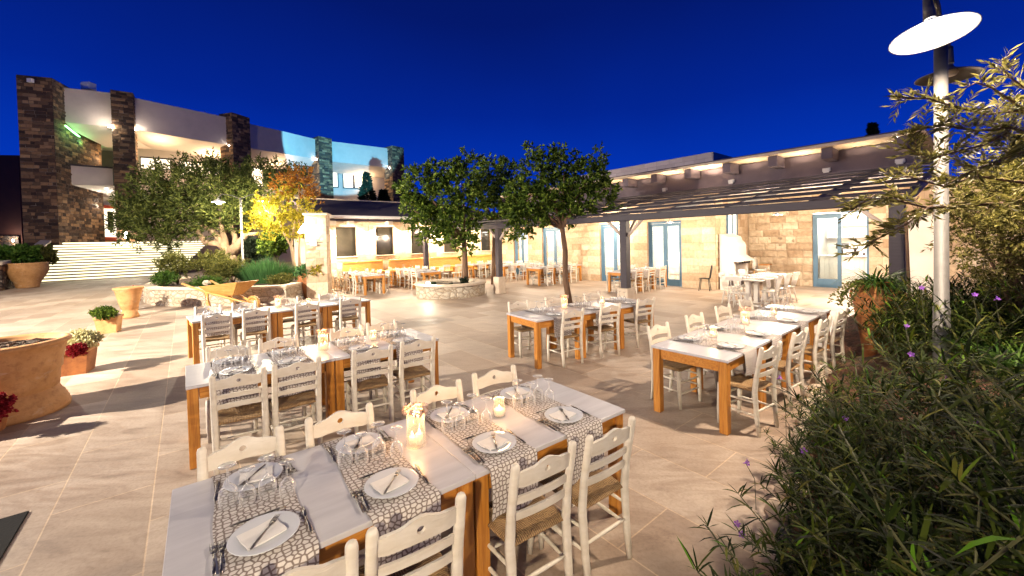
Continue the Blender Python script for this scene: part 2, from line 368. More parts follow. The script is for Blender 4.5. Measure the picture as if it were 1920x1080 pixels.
def rush():
    m, nt, bs = newmat('woven_rush'); t = N(nt, 'ShaderNodeTexCoord'); s_ = N(nt, 'ShaderNodeSeparateXYZ'); nt.links.new(t.outputs['Object'], s_.inputs[0])
    ax = mathn(nt, 'ABSOLUTE', s_.outputs[0]); ay = mathn(nt, 'ABSOLUTE', s_.outputs[1])
    sw = mathn(nt, 'GREATER_THAN', ax, ay)
    co = mathn(nt, 'ADD', mathn(nt, 'MULTIPLY', s_.outputs[1], sw), mathn(nt, 'MULTIPLY', s_.outputs[0], mathn(nt, 'SUBTRACT', 1, sw)))
    nz = noise(nt, t.outputs['Object'], 60, 3); ph = mathn(nt, 'MULTIPLY_ADD', co, 520, mathn(nt, 'MULTIPLY', nz, 3))
    st = mathn(nt, 'SINE', ph); st = mathn(nt, 'MULTIPLY_ADD', st, .5, .5)
    n1 = noise(nt, t.outputs['Object'], 14, 4)
    col = ramp(nt, [(.25, (.10,.052,.022)), (.5, (.24,.14,.06)), (.75, (.42,.27,.12))], mathn(nt, 'ADD', mathn(nt, 'MULTIPLY', st, .35), mathn(nt, 'MULTIPLY', n1, .75)))
    nt.links.new(col, bs.inputs['Base Color']); bs.inputs['Roughness'].default_value = .8; bump(nt, bs, st, .7, .006); return m
M_rush = rush()
def runnermat():
    m, nt, bs = newmat('honeycomb_print_linen'); t = N(nt, 'ShaderNodeTexCoord'); a = N(nt, 'ShaderNodeSeparateXYZ'); nt.links.new(t.outputs['Object'], a.inputs[0])
    cb = N(nt, 'ShaderNodeCombineXYZ'); nt.links.new(a.outputs[0], cb.inputs[0])
    # unroll: across-table coordinate plus the hanging part
    nt.links.new(mathn(nt, 'ADD', a.outputs[1], mathn(nt, 'MULTIPLY', mathn(nt, 'SUBTRACT', .76, a.outputs[2]), mathn(nt, 'SIGN', a.outputs[1]))), cb.inputs[1])
    vo = N(nt, 'ShaderNodeTexVoronoi', feature='DISTANCE_TO_EDGE', voronoi_dimensions='2D'); vo.inputs['Scale'].default_value = 38; vo.inputs['Randomness'].default_value = .7; nt.links.new(cb.outputs[0], vo.inputs['Vector'])
    f = N(nt, 'ShaderNodeMapRange'); f.inputs['From Min'].default_value = .09; f.inputs['From Max'].default_value = .19; nt.links.new(vo.outputs['Distance'], f.inputs[0])
    wv = noise(nt, t.outputs['Object'], 160, 2)
    col = mixc(nt, f.outputs[0], (.19,.15,.135), (.58,.545,.52)); col = mixc(nt, .3, col, ramp(nt, [(.3, (.6,.6,.6)), (.7, (1,1,1))], wv), 'MULTIPLY')
    nt.links.new(col, bs.inputs['Base Color']); bs.inputs['Roughness'].default_value = .9; bump(nt, bs, wv, .3, .002); return m
M_runner = runnermat()
M_plate = simple('glazed_white_china', (.56,.58,.62), (.54,.56,.60), .12, 3, bstr=0)
M_nap = simple('white_paper_napkin', (.68,.66,.64), (.62,.60,.58), .9, 20, bstr=.1, bdist=.002)
M_steel = simple('polished_steel', (.25,.225,.20), (.17,.155,.14), .3, 30, metal=1, bstr=0)
M_galv = simple('galvanised_steel', (.13,.125,.118), (.10,.095,.09), .55, 14, metal=.2, bstr=.05)
M_dmetal = simple('dark_metal', (.06,.045,.045), (.04,.03,.03), .5, 8, metal=.3, bstr=0)
M_glass = glassmat('clear_glass', (.97,.98,.99), .05, .62, .55)
M_jar = glassmat('candle_glass', (.95,.92,.88), .08, .55, .4)
M_pane = glassmat('window_glass', (.8,.85,.85), .10, .7)
M_dpane = simple('dark_window_glass', (.035,.03,.022), (.02,.018,.014), .06, 2, bstr=0)
M_wax = emit('candle_wax', (1,.76,.5), .22)
M_flame = emit('candle_flame', (1,.66,.3), 14)
M_flower = simple('dried_flowers', (.66,.46,.38), (.40,.30,.24), .8, 60, bstr=.3)
M_bulb = emit('warm_bulb', (1,.93,.82), 60)
M_bulbn = emit('cool_bulb', (1,.95,.9), 10)
M_led = emit('stair_led', (1,.90,.55), .75)
M_ledg = emit('green_led', (.25,1,.30), 2.6)
M_litroom = emit('lit_room', (1,.86,.64), .7)
M_black = simple('black_mat', (.004,.003,.003), (.002,.002,.002), 1, 12, bstr=.6)
M_blackm = simple('black_metal', (.012,.01,.01), (.008,.007,.007), .4, 12, bstr=0)
M_bark = simple('brown_bark', (.16,.09,.05), (.07,.038,.022), .9, 9, (1,1,.3), bstr=.8, bdist=.02)
M_olbark = simple('olive_bark', (.46,.33,.20), (.22,.14,.085), .9, 6, (1,1,.4), bstr=.9, bdist=.04)
M_stem = simple('green_stem', (.08,.085,.03), (.05,.05,.02), .7, 20, bstr=0)
M_red = simple('red_door_paint', (.42,.07,.02), (.36,.055,.015), .4, 4, bstr=0)
L_carob = leafmat('carob_leaf', [(0, (.016,.034,.005)), (.45, (.050,.092,.012)), (.8, (.12,.18,.022)), (1, (.22,.29,.045))], .5)
L_olive = leafmat('olive_leaf', [(0, (.020,.030,.008)), (.5, (.065,.088,.02)), (1, (.17,.19,.05))], .5)
L_olive2 = leafmat('lamplit_olive_leaf', [(0, (.045,.045,.010)), (.5, (.13,.12,.025)), (1, (.30,.27,.09))], .5)  # warmer copy of the olive leaf, with lamp glow put into its colour
L_yellow = leafmat('yellow_autumn_leaf', [(0, (.16,.15,.012)), (.5, (.36,.31,.025)), (1, (.52,.45,.06))], .5, .4)
L_orange = leafmat('orange_autumn_leaf', [(0, (.16,.05,.01)), (.5, (.3,.12,.02)), (1, (.4,.22,.03))], .5, .4)
L_shrub = leafmat('shrub_leaf', [(0, (.05,.06,.015)), (.5, (.12,.125,.03)), (1, (.2,.19,.05))], .5)
L_green = leafmat('bright_green_leaf', [(0, (.018,.05,.008)), (.5, (.045,.10,.014)), (1, (.09,.16,.025))], .5)
L_lav = leafmat('lavender_leaf', [(0, (.03,.08,.025)), (.5, (.055,.14,.04)), (1, (.09,.2,.07))], .6)
L_ruel = leafmat('lance_leaf', [(0, (.003,.006,.001)), (.45, (.014,.026,.002)), (.80, (.048,.065,.006)), (.92, (.12,.11,.02)), (1, (.07,.19,.008))], .7)
L_dark = leafmat('cypress_leaf', [(0, (.006,.010,.006)), (1, (.018,.028,.014))], .6, .1)
L_white = leafmat('pale_petals', [(0, (.45,.42,.2)), (1, (.7,.66,.42))], .7, .3)
L_redf = leafmat('red_petals', [(0, (.16,.008,.012)), (1, (.3,.02,.03))], .6, .2)
M_petal = leafmat('violet_petals', [(0, (.22,.07,.42)), (1, (.36,.14,.6))], .6, .3)

def lamp(name, kind, loc, energy, col, parent=None, size=.1, rot=None, spot=None, blend=.6):
    l = bpy.data.lights.new(name, kind); l.energy = energy; l.color = col
    if kind == 'POINT': l.shadow_soft_size = size
    if kind == 'AREA': l.shape = 'DISK'; l.size = size
    if kind == 'SPOT': l.spot_size = spot; l.spot_blend = blend; l.shadow_soft_size = size
    o = bpy.data.objects.new(name, l); C.objects.link(o); o.location = loc
    if rot is not None: o.rotation_euler = rot
    if parent: o.parent = parent
    return o
def aim(frm, to):
    return (Vector(to) - Vector(frm)).to_track_quat('-Z', 'Y').to_euler()
# ================================================================== GROUND
gm = MB(); gm.add([(-400,-60,0),(400,-60,0),(400,900,0),(-400,900,0)], [(0,1,2,3)])
struct(gm.build('patio_paving', M_pave))
# far hill behind the left building
hm = MB(); hv = []; hf = []
for i in range(41):
    for j in range(2):
        x = -90 + i*4.0; base = 26*math.exp(-((x+48)/16)**2) + 13*math.exp(-((x+14)/20)**2) + 9*math.exp(-((x-30)/30)**2)
        hv.append((x, 190 + 14*j, (base + mnoise.noise(Vector((x*.12, j, 3)))*2.5) * (1 if j else 0)))
for i in range(40): hf.append((2*i, 2*i+2, 2*i+3, 2*i+1))
hm.add(hv, hf, 0, True); struct(hm.build('hill', simple('dark_hill', (.006,.007,.008), (.004,.005,.006), 1, .3)))

# ================================================================== BUILDING FRAME (right-hand restaurant)
THB = .694
BO = Vector((6.6, 15.75, 0)); BN = Vector((math.cos(THB), math.sin(THB), 0)); BY = Vector((-math.sin(THB), math.cos(THB), 0))
def Wp(x, y, z=0): return BO + BN*x + BY*y + Vector((0,0,z))
rest = thing('restaurant_building', 'long single storey limestone restaurant with blue glazed doors and flat overhanging roof', 'restaurant', BO, THB)
def rb(name, mats, mb, par=None): return mb.build(name, mats, par or rest)
DOOR_H = 2.62
doors = [(0.0, 1.48), (2.42, 3.94), (6.09, 7.78), (8.9, 10.15)]
# limestone wall along the pergola
m = MB(); edges = [-1.3] + [v for d in doors for v in d] + [11.3]
for i in range(0, len(edges), 2): m.box(0, .4, edges[i], edges[i+1], 0, 3.55)
for a, b in doors: m.box(0, .4, a, b, DOOR_H, 3.55)
m.box(.4, 3.0, -1.3, -.9, 0, 3.55)                                   # return wall of the alcove
rb('wall', M_lime, m)
m = MB(); 
m.box(3.0, 3.4, -3.49, -.9, 0, 3.55); rb('rough_stone_wall', M_rust, m)
m = MB(); m.box(3.0, 3.4, -5.95, -5.08, 0, 3.55); m.box(3.0, 3.4, -5.08, -3.49, 2.75, 3.55); m.box(3.0,3.4,-6.9,-5.95,2.5,3.55); m.box(3.0,3.4,-9.5,-6.9,0,3.55); rb('wall', M_lime, m)
m = MB(); m.box(.0, .32, -6.6, 11.3, 3.552, 4.42); rb('upper_wall', M_mauve, m)
m = MB(); m.box(-.02, .0, -6.6, 11.3, 3.70, 3.76); m.box(-.06, -.02, -6.6, 11.3, 3.66, 3.70); rb('wall_ledge', M_purple, m)
# soffit over the alcove and flat roof slab with thin edge
m = MB(); m.box(.33, 3.0, -6.6, -1.31, 3.46, 3.55); rb('alcove_ceiling', M_plasterw, m)
m = MB(); fx = lambda u, z, d: (-d, u, z)
for i in range(0, len(edges), 2): facing(m, edges[i], edges[i+1], 0, 3.55, fx, seed=i+5)
for a, b in doors: facing(m, a, b, DOOR_H, 3.55, fx, seed=77)
rb('stone_facing', M_face, m)
m = MB(); facing(m, .02, 3.0, 0, 3.45, lambda u, z, d: (u, -1.3-d, z), seed=31); rb('stone_facing', M_face, m)
m = MB(); facing(m, -3.49, -1.32, 0, 3.45, lambda u, z, d: (3.0-d, u, z), .27, .28, .6, .035, .012, 8, 5, 41); rb('rock_faced_wall', M_facer, m)
m = MB(); fz = lambda u, z, d: (3.0-d, u, z); facing(m, -5.95, -5.08, 0, 3.45, fz, seed=51); facing(m, -5.08, -3.49, 2.76, 3.45, fz, seed=52); rb('stone_facing', M_face, m)
m = MB(); facing(m, -9.5, -6.9, 0, 3.45, fz, seed=53); rb('stone_facing', M_face, m)
m = MB(); m.box(-.95, 6.5, -6.75, 11.2, 4.44, 4.52); rb('roof', M_cap, m)
m = MB(); m.box(-.9, 6.4, -6.7, 11.1, 4.524, 4.56); rb('roof_gravel', M_roof, m)
for k, y in enumerate((10.5, 9.0, 7.5, 6.1, 4.7, 3.35, 2.0, .7, -.65, -2.0, -3.38, -4.75, -6.3)):
    m = MB(); m.box(-.72, -.02, y-.13, y+.13, 4.12, 4.437, bev=.01); rb('roof_beam', M_mauve, m)
for y in (5.2, 3.0, 0.62, -1.9, -4.6, -6.2):
    m = MB(); m.box(-.1, -.003, y-.1, y+.1, 3.84, 3.94, bev=.01); m.box(-.13, -.1, y-.07, y+.07, 3.8, 3.9); rb('floodlight_fitting', M_gutter, m)
# upper stone block set back on the roof
m = MB(); m.box(4.0, 8.2, .5, 9.5, 4.565, 5.86, bev=.03); rb('stone_parapet_block', M_blockstone, m)
# interior white rooms behind the doors
m = MB(); m.box(5.2, 5.3, -.8, 11.2, 0, 3.2); m.box(.42, 5.2, -.85, -.8, 0, 3.2); m.box(.42, 5.2, 11.15, 11.2, 0, 3.2); m.box(.42, 5.2, -.8, 11.15, 3.1, 3.2)
m.box(.42, 5.2, 4.9, 5.0, 0, 3.1)
rb('interior_wall', M_plasterw, m)
m = MB(); m.box(6.3, 6.4, -9.5, -1, 0, 3.1); m.box(3.42, 6.3, -3.2, -3.1, 0, 3.1); m.box(3.42, 6.3, -9.5, -3.2, 3.0, 3.1); m.box(3.42,6.3,-5.75,-5.65,0,3.0); rb('bar_room_wall', M_plasterw, m)
m = MB(); m.box(3.0, 3.04, -6.9, -5.95, .0, 2.5); rb('white_panel', M_plasterw, m)
for y in (.7, 3.2, 6.9, 9.5): lamp('interior_light', 'POINT', (2.2, y, 2.7), 260, (1,.93,.84), rest, .25)
lamp('bar_light', 'POINT', (4.4, -4.3, 2.6), 170, (1,.92,.8), rest, .2)
lamp('bar_light', 'POINT', (4.4, -6.6, 2.4), 40, (1,.92,.8), rest, .2)
# interior shelf, board, counter
m = MB(); m.box(5.9, 6.3, -5.6, -3.3, 1.78, 1.83); m.box(5.9,6.3,-5.6,-3.3,2.25,2.28); rb('wall_shelf', M_chairw, m)
def glazed(y0, y1, x=.1, top=DOOR_H, par=rest, leafs=2, openleaf=False):
    f = MB(); t = .07
    f.box(x, x+.12, y0+.002, y0+t, 0, top-.002); f.box(x, x+.12, y1-t, y1-.002, 0, top-.002); f.box(x, x+.12, y0+t, y1-t, top-.08, top-.002)
    fo = rb('door_frame', M_blue, f)
    wdt = (y1-y0-2*t)/leafs
    for i in range(leafs):
        a = y0+t+i*wdt; b = a+wdt; st = .09
        l = MB(); l.box(x+.02, x+.07, a+.003, a+st, .01, top-.09, bev=.006); l.box(x+.02, x+.07, b-st, b-.003, .01, top-.09, bev=.006)
        l.box(x+.021, x+.069, a+st, b-st, .01, .28); l.box(x+.021, x+.069, a+st, b-st, top-.2, top-.09)
        lo = rb('door', M_blue, l); lo.parent = rest
        p = MB(); p.box(x+.04, x+.046, a+st, b-st, .28, top-.2); rb('pane', M_pane, p, lo)
        h = MB(); h.tube([(x-.01, (b-.045 if i == 0 else a+.045), 1.02), (x-.04, (b-.045 if i == 0 else a+.045), 1.02), (x-.04, (b-.15 if i == 0 else a+.15), 1.02)], .008, 6); rb('handle', M_steel, h, lo)
for a, b in doors: glazed(a, b)
# bar door: single leaf at the left, open doorway beside it
l = MB(); x = 3.02; a, b = -4.33, -3.5
l.box(x, x+.06, a, a+.11, .01, 2.68, bev=.006); l.box(x, x+.06, b-.14, b, .01, 2.68, bev=.006); l.box(x+.001, x+.059, a+.11, b-.14, .01, .32); l.box(x+.001, x+.059, a+.11, b-.14, 2.52, 2.68)
lo = rb('door', M_blue, l); lo['label'] = 'blue glazed bar door beside the rough stone wall'
p = MB(); p.box(x+.025, x+.031, a+.11, b-.14, .32, 2.52); rb('pane', M_pane, p, lo)
f = MB(); f.box(3.0, 3.12, -5.08, -5.02, 0, 2.72); f.box(3.0, 3.12, -5.08, -4.33, 2.69, 2.75); rb('door_frame', M_blue, f)
# small blue window in the return wall
m = MB(); 
for (x0, x1, z0, z1) in ((.9, .98, 1.75, 2.95), (1.75, 1.83, 1.75, 2.95), (.98, 1.75, 1.75, 1.83), (.98, 1.75, 2.87, 2.95), (1.33, 1.4, 1.83, 2.87)): m.box(x0, x1, -1.36, -1.302, z0, z1)
wn = rb('window_frame', M_blue, m)
m = MB(); m.box(.98, 1.75, -1.33, -1.306, 1.83, 2.87); rb('pane', M_litroom, m, wn)

# back wing with dark windows (its wall faces the patio)
wing = thing('back_wing', 'low limestone wing with dark windows under a white gutter and sloping roof', 'building', BO, THB)
wins = [(-9.54,-8.63), (-7.7,-6.81), (-5.86,-4.98), (-3.97,-3.12), (-1.5,-.8)]
ZS, ZT = 1.45, 2.78
m = MB(); ed = [-10.6] + [v for d in wins for v in d] + [-.01]
for i in range(0, len(ed), 2): m.box(ed[i], ed[i+1], 11.3, 11.7, 0, 3.05)
for a, b in wins: m.box(a, b, 11.3, 11.7, 0, ZS-.02); m.box(a, b, 11.3, 11.7, ZT+.02, 3.05)
m.build('wall', M_lime, wing)
m = MB(); fw_ = lambda u, z, d: (u, 11.3-d, z)
for i in range(0, len(ed), 2): facing(m, ed[i], ed[i+1], 0, 3.05, fw_, seed=i+9)
for a, b in wins: facing(m, a, b, 0, ZS-.07, fw_, seed=61); facing(m, a, b, ZT+.03, 3.05, fw_, seed=62)
m.build('stone_facing', M_face, wing)
for a, b in wins:
    m = MB(); m.box(a+.01, b-.01, 11.4, 11.44, ZS-.01, ZT+.01); wo = m.build('window', M_dpane, wing)
    m = MB(); m.box(a-.05, b+.05, 11.24, 11.4, ZS-.06, ZS-.018, bev=.008); m.build('sill', M_cap, wo)
m = MB(); m.box(-10.6, -.1, 11.0, 11.08, 3.17, 3.31, bev=.015); m.build('gutter', M_gutter, wing)
m = MB(); m.add([(-10.6,11.08,3.2),(-.1,11.08,3.2),(-.1,15.0,4.27),(-10.6,15.0,4.27),(-10.6,11.08,3.32),(-.1,11.08,3.32),(-.1,15.0,4.39),(-10.6,15.0,4.39)],
    [(3,2,1,0),(4,5,6,7),(0,1,5,4),(1,2,6,5),(2,3,7,6),(3,0,4,7)]); m.build('roof', M_roof, wing)
m = MB(); m.box(-10.6, -.1, 15.0, 15.15, 4.2, 4.46); m.build('ridge_coping', M_cap, wing)
for x in (-9.75, -8.95, -7.1, -5.3, -3.5):
    m = MB(); m.box(x-.13, x+.13, 10.95, 11.29, 2.86, 3.06, bev=.02); m.build('roof_corbel', M_cap, wing)
m = MB(); m.box(-10.6, -.1, 11.09, 11.29, 3.06, 3.15); m.build('eaves_board', M_purple, wing)

# ------------------------------------------------------------------ pergola
perg = thing('pergola', 'mauve timber pergola with slatted roof on square posts before the restaurant', 'pergola', BO, THB)
PX = -5.75; posts = (10.0, 4.2, -1.4, -6.8); BZ = 2.45
for y in posts:
    m = MB(); m.box(PX-.1, PX+.1, y-.1, y+.1, .63, BZ-.002, bev=.008); po = m.build('post', M_purple, perg)
    m = MB(); m.box(PX-.17, PX+.17, y-.17, y+.17, 0, .63, bev=.015); m.build('stone_pedestal', M_cap, perg)
    for s_ in (-1, 1):
        m = MB(); m.tube([(PX, y+s_*.1, 2.05), (PX, y+s_*.55, BZ+.02)], .035, 4, flat=1.4); m.build('brace', M_plaster, perg)
    m = MB(); m.tube([(PX+.1, y, 2.05), (PX+.55, y, BZ+.08)], .035, 4); m.build('brace', M_plaster, perg)
m = MB(); m.box(PX-.07, PX+.07, -7.0, 11.0, BZ, BZ+.17, bev=.01); m.build('front_beam', M_purple, perg)
L5 = 5.75
def rz(x): return BZ+.13 + (x-PX)/L5*(3.66-(BZ+.13))
for y in [10.4, 9.0, 7.5, 5.9, 4.2, 2.55, .92, -.73, -2.4, -4.05, -5.6, -6.93]:
    m = MB(); sl = math.atan2(rz(0)-rz(PX), L5); Mx = Matrix.Translation((PX, y, rz(PX)-.02)) @ Matrix.Rotation(-sl, 4, 'Y')
    m.box(.0, L5/math.cos(sl)-.03, -.05, .05, -.07, .07, bev=.006, M=Mx); m.build('rafter', M_purple, perg)
nsl = 7
for k in range(nsl):
    x = PX + .12 + k*(L5-.3)/(nsl-1)
    wd = .105
    m = MB(); Mx = Matrix.Translation((x, 0, rz(x)+.075)) @ Matrix.Rotation(-math.radians(10.8), 4, 'Y')
    m.box(-wd, wd, -6.98, 10.95, -.022, .022, M=Mx); m.build('slat', M_purple, perg)

# wall lamps under the pergola and on the wing: white saucer shades on short rods
def saucer():
    t = thing('hanging_lamp', 'x', 'lamp', group='hanging lamps on the restaurant walls')
    m = MB(); m.lathe([(.0,.0),(.03,-.02),(.15,-.085),(.152,-.09),(.14,-.083),(.03,-.03)], 20); m.build('lamp_shade', M_gutter, t)
    m = MB(); m.lathe([(.0,-.105),(.028,-.09),(.035,-.07),(.02,-.04),(.0,-.03)], 12); m.build('bulb', M_bulb, t)
    m = MB(); m.tube([(0,0,0),(0,0,.25)], .008, 6); m.build('rod', M_dmetal, t)
    return t
sp = saucer(); WARM = (1,.80,.58)
lw = [(-9.85, 10.7, 2.45, 200, 'white saucer lamp glaring beside the square stone pillar'), (-8.15, 11.02, 2.62, 120, 'white saucer lamp between the first and second dark windows'),
      (-6.3, 11.02, 2.62, 120, 'white saucer lamp between the second and third dark windows'), (-4.4, 11.02, 2.62, 120, 'white saucer lamp on the wing wall behind the planter tree'),
      (-2.3, 10.6, 2.62, 120, 'white saucer lamp on the wing wall nearest the long restaurant wall')]
for x, y, z, e, lb in lw:
    place(sp, lb, Wp(x, y, z)); lamp('wall_lamp_light', 'POINT', Wp(x, y-.05, z-.2), e, WARM, size=.05)
for px, py, X, e, lb in ((1457, 403, -1.0, 190, 'white saucer lamp shining above the stepped white oven'), (1628, 386, -1.0, 170, 'white saucer lamp hanging in front of the open bar doorway'),
        (1131, 413, -1.0, 130, 'white saucer lamp glowing beside the middle pergola post')):
    # intersect the sight line with the plane x = X of the building
    r = ray(px, py); P = BO + BN*X; t_ = (P.dot(BN))/(r.dot(BN)) if False else ((P - Vector((0,0,H))).dot(BN) - 0)/(r.dot(BN))
    q = Vector((0,0,H)) + r*t_
    place(sp, lb, q + Vector((0,0,.09))); lamp('pergola_lamp_light', 'POINT', q - Vector((0,0,.12)), e, WARM, size=.05)
lamp('pergola_lamp_light', 'POINT', Wp(-1.4, 7.2, 2.5), 150, WARM, size=.06)
place(sp, 'white saucer lamp seen beside the pergola post behind the planter tree', Wp(-1.4, 7.2, 2.6))
lamp('pergola_lamp_light', 'POINT', Wp(-1.2, -.2, 2.5), 80, WARM, size=.06)
place(sp, 'white saucer lamp over the long table by the double doors', Wp(-1.2, -.2, 2.6))

# square stone gate pillar left of the wing
pil = thing('gate_pillar', 'square stone pillar with flat cap at the edge of the raised bed', 'pillar', gnd(600, 557), .25)
m = MB(); m.box(-.37,.37,-.37,.37,0,3.12, bev=.01); m.build('shaft', M_lime, pil)
m = MB()
for k in range(4):
    Rk = Matrix.Rotation(k*PI/2, 4, 'Z'); facing(m, -.37, .37, 0, 3.115, lambda u, z, d: Rk @ Vector((u, -.37-d, z)), .3, .22, .5, .014, .008, 5, 4, 90+k)
m.build('stone_facing', M_face, pil)
m = MB(); m.box(-.43,.43,-.43,.43,3.122,3.2, bev=.015); m.build('cap', M_cap, pil)
gw = MB(); gw.box(-1.0, 0, -.15, .15, 0, 2.3, bev=.01); o = gw.build('low_white_wall', M_plasterw, None, gnd(585, 545)+Vector((-.1,1.0,0)), .25); tag(o, 'white plaster wall stub behind the left side of the stone pillar', 'wall')
ls = thing('wall_lantern', 'white lantern box mounted on the left side of the stone pillar', 'lantern', at(588, 455, 15.0), .25)
m = MB(); m.box(-.12,.12,-.05,.05,-.14,.14, bev=.01); m.build('body', M_gutter, ls); m = MB(); m.box(.12,.3,-.015,.015,-.015,.015); m.build('bracket', M_dmetal, ls)
bl = thing('bell_lamp', 'big white bell shaped lamp shade glowing beside the yellow tree', 'lamp', at(572, 425, 15.2))
m = MB(); m.lathe([(.02,.12),(.06,.1),(.14,-.02),(.24,-.2),(.25,-.22),(.235,-.2),(.13,-.02),(.02,.08)], 24); m.build('lamp_shade', M_bulbn, bl)
m = MB(); m.tube([(0,0,.12),(0,.02,.3),(.3,.1,.34)], .012, 6); m.build('arm', M_dmetal, bl)
lamp('bell_light', 'POINT', at(572, 432, 15.0), 220, (1,.86,.62), size=.12)

# ------------------------------------------------------------------ alcove furniture
ov = thing('wood_oven', 'stepped white plaster oven hood against the alcove return wall', 'oven', BO, THB)
prof = [(-1.37,2.05),(-1.62,1.93),(-1.66,1.80),(-1.74,1.72),(-1.80,1.58),(-1.80,1.25),(-2.0,1.13),(-2.06,1.04),(-1.37,1.04)]
m = MB(); n_ = len(prof); m.add([(.15,y,z) for y,z in prof]+[(1.45,y,z) for y,z in prof], [tuple(range(n_)), tuple(range(n_,2*n_))[::-1]]+[(i,(i+1)%n_,n_+(i+1)%n_,n_+i) for i in range(n_)]); m.build('hood', M_plasterw, ov)
m = MB(); m.box(.15, 1.45, -1.9, -1.37, 0, .5); m.box(.15,.3,-1.85,-1.37,.5,1.035); m.box(1.3,1.45,-1.85,-1.37,.5,1.035); m.build('base', M_plasterw, ov)
for k in range(5):
    m = MB(); m.box(.35+k*.2, .42+k*.2, -2.02, -1.94, .96, 1.035); m.build('hook', M_blackm, ov)
cn = thing('bar_counter', 'white boarded bar counter seen through the blue glazed door', 'counter', Wp(4.85, -4.4), THB)
m = MB(); m.box(0,.5,-1.05,1.1,0,1.05); m.build('counter_body', M_chairw, cn)
for k in range(14):
    m = MB(); m.box(-.022,-.002,-1.05+k*.155,-1.05+k*.155+.145,.03,1.05, bev=.006); m.build('board', M_chairw, cn)
m = MB(); m.box(-.06,.55,-1.08,1.12,1.052,1.09, bev=.008); m.build('counter_top', M_plasterw, cn)
ps = thing('till', 'dark touch screen till standing on the white bar counter', 'till', Wp(5.0, -3.95, 1.09), THB)
m = MB(); m.box(-.02,.02,-.2,.2,.28,.52, bev=.01, M=Matrix.Rotation(.35,4,'Y')); m.build('screen', M_blackm, ps)
m = MB(); m.tube([(0.1,0,0.03),(.1,0,.36)], .035, 8); m.box(-.05,.2,-.2,.16,0,.05); m.build('stand', M_blackm, ps)
cf = thing('coffee_grinder', 'small dark appliance beside the till on the bar counter', 'appliance', Wp(5.02, -4.36, 1.09), THB)
m = MB(); m.box(-.08,.08,-.09,.09,0,.16,bev=.01); m.build('body', M_blackm, cf); m = MB(); m.lathe([(.03,0),(.07,.12),(.075,.14)],12,c=(0,0,.16)); m.build('hopper', M_dmetal, cf)
for k, (yy, hh) in enumerate(((-4.62,.12),(-4.74,.1),(-4.86,.15),(-4.98,.11))):
    m = MB(); m.lathe([(0,0),(.035,0),(.04,hh*.7),(.015,hh),(0,hh)],10); o = m.build('bar_bottle', [M_dmetal,M_plate][k%2], None, Wp(5.05,yy,1.09)); tag(o, ['dark bottle nearest the grinder on the bar counter','small white jar second along the bar counter','tall dark bottle third along the bar counter','white jar at the doorway end of the bar counter'][k], 'bottle')
# ------------------------------------------------------------------ LEFT BUILDING (hotel)
hotel = thing('hotel_building', 'two storey hotel with dark rubble pillars and curved grey plaster fascia', 'hotel')
FP = [(100,162,228,30.0),(207,174,237,33.0),(250,183,243,33.8),(345,203,259,36.3),(435,222,273,39.2),(467,232,278,41.0),(530,246,288,45.5),(596,262,299,50.5),(622,265,303,51.5),(735,279,315,56.0)]
m = MB(); vs = []; 
for px, yt, yb, D in FP:
    a = at(px, yt, D); b = at(px, yb, D); a.z = a.z; b.x = a.x
    vs += [a, b, Vector((a.x-.5, a.y+4.2, a.z)), Vector((a.x-.5, a.y+4.2, b.z-.9))]
fs = []
for i in range(len(FP)-1):
    o = 4*i; fs += [(o, o+4, o+5, o+1), (o, o+2, o+6, o+4), (o+1, o+5, o+7, o+3)]
m.add(vs, fs); fas = m.build('fascia', M_plaster, hotel)
def quadcol(px0, px1, D0, D1, ytop, ybot, zb, mat_, name='pillar', dep=1.2):
    a = at(px0, ytop, D0); b = at(px1, ytop, D1); t = (b-a); t.z = 0; nrm = Vector((t.y, -t.x, 0)).normalized()
    if nrm.dot(a) < 0: nrm = -nrm
    z1 = max(a.z, b.z); pts = [a, b, b+nrm*dep, a+nrm*dep]
    m = MB(); m.add([(p.x,p.y,zb) for p in pts]+[(p.x,p.y,z1) for p in pts], [(3,2,1,0),(4,5,6,7),(0,1,5,4),(1,2,6,5),(2,3,7,6),(3,0,4,7)])
    o = m.build(name, mat_, hotel)
    if name == 'pillar':
        for A_, B_, sd in ((pts[0], pts[1], 0), (pts[1], pts[2], 1), (pts[3], pts[0], 2)):
            t_ = (B_-A_); t_.z = 0; L_ = t_.length; t_.normalize(); nn_ = Vector((t_.y, -t_.x, 0)); cc = (pts[0]+pts[2])*.5
            if nn_.dot((A_+B_)*.5-cc) < 0: nn_ = -nn_
            mm = MB(); facing(mm, 0, L_, max(0, zb), z1, lambda u, z, d: (A_.x+t_.x*u+nn_.x*d, A_.y+t_.y*u+nn_.y*d, z), .24, .22, .75, .045, .03, 4, 2, int(px0)+sd)
            mm.build('rubble_facing', M_darkst, o)
    return o
for k_, y in enumerate((-5.4,-4.05,-2.7,-1.3,.05,1.4,2.7,4.0,5.4,7.5)): lamp('eaves_uplight', 'SPOT', Wp(-.42, y, 3.96), (10,20,14,60,26,12,12,10,10,10)[k_], (1,.74,.46), None, .04, (PI,0,0), math.radians(125), .5)
quadcol(30, 97, 28.6, 29.3, 146, 0, -.1, M_dark, dep=6.0)
quadcol(207, 249, 32.4, 33.2, 174, 0, 2.0, M_dark, dep=1.6)
quadcol(435, 468, 38.6, 40.4, 221, 0, 0, M_dark, dep=1.6)
quadcol(597, 622, 49.6, 51.0, 260, 0, 0, M_dark, dep=1.8)
quadcol(735, 757, 55.0, 56.5, 277, 0, 0, M_dark, dep=2)
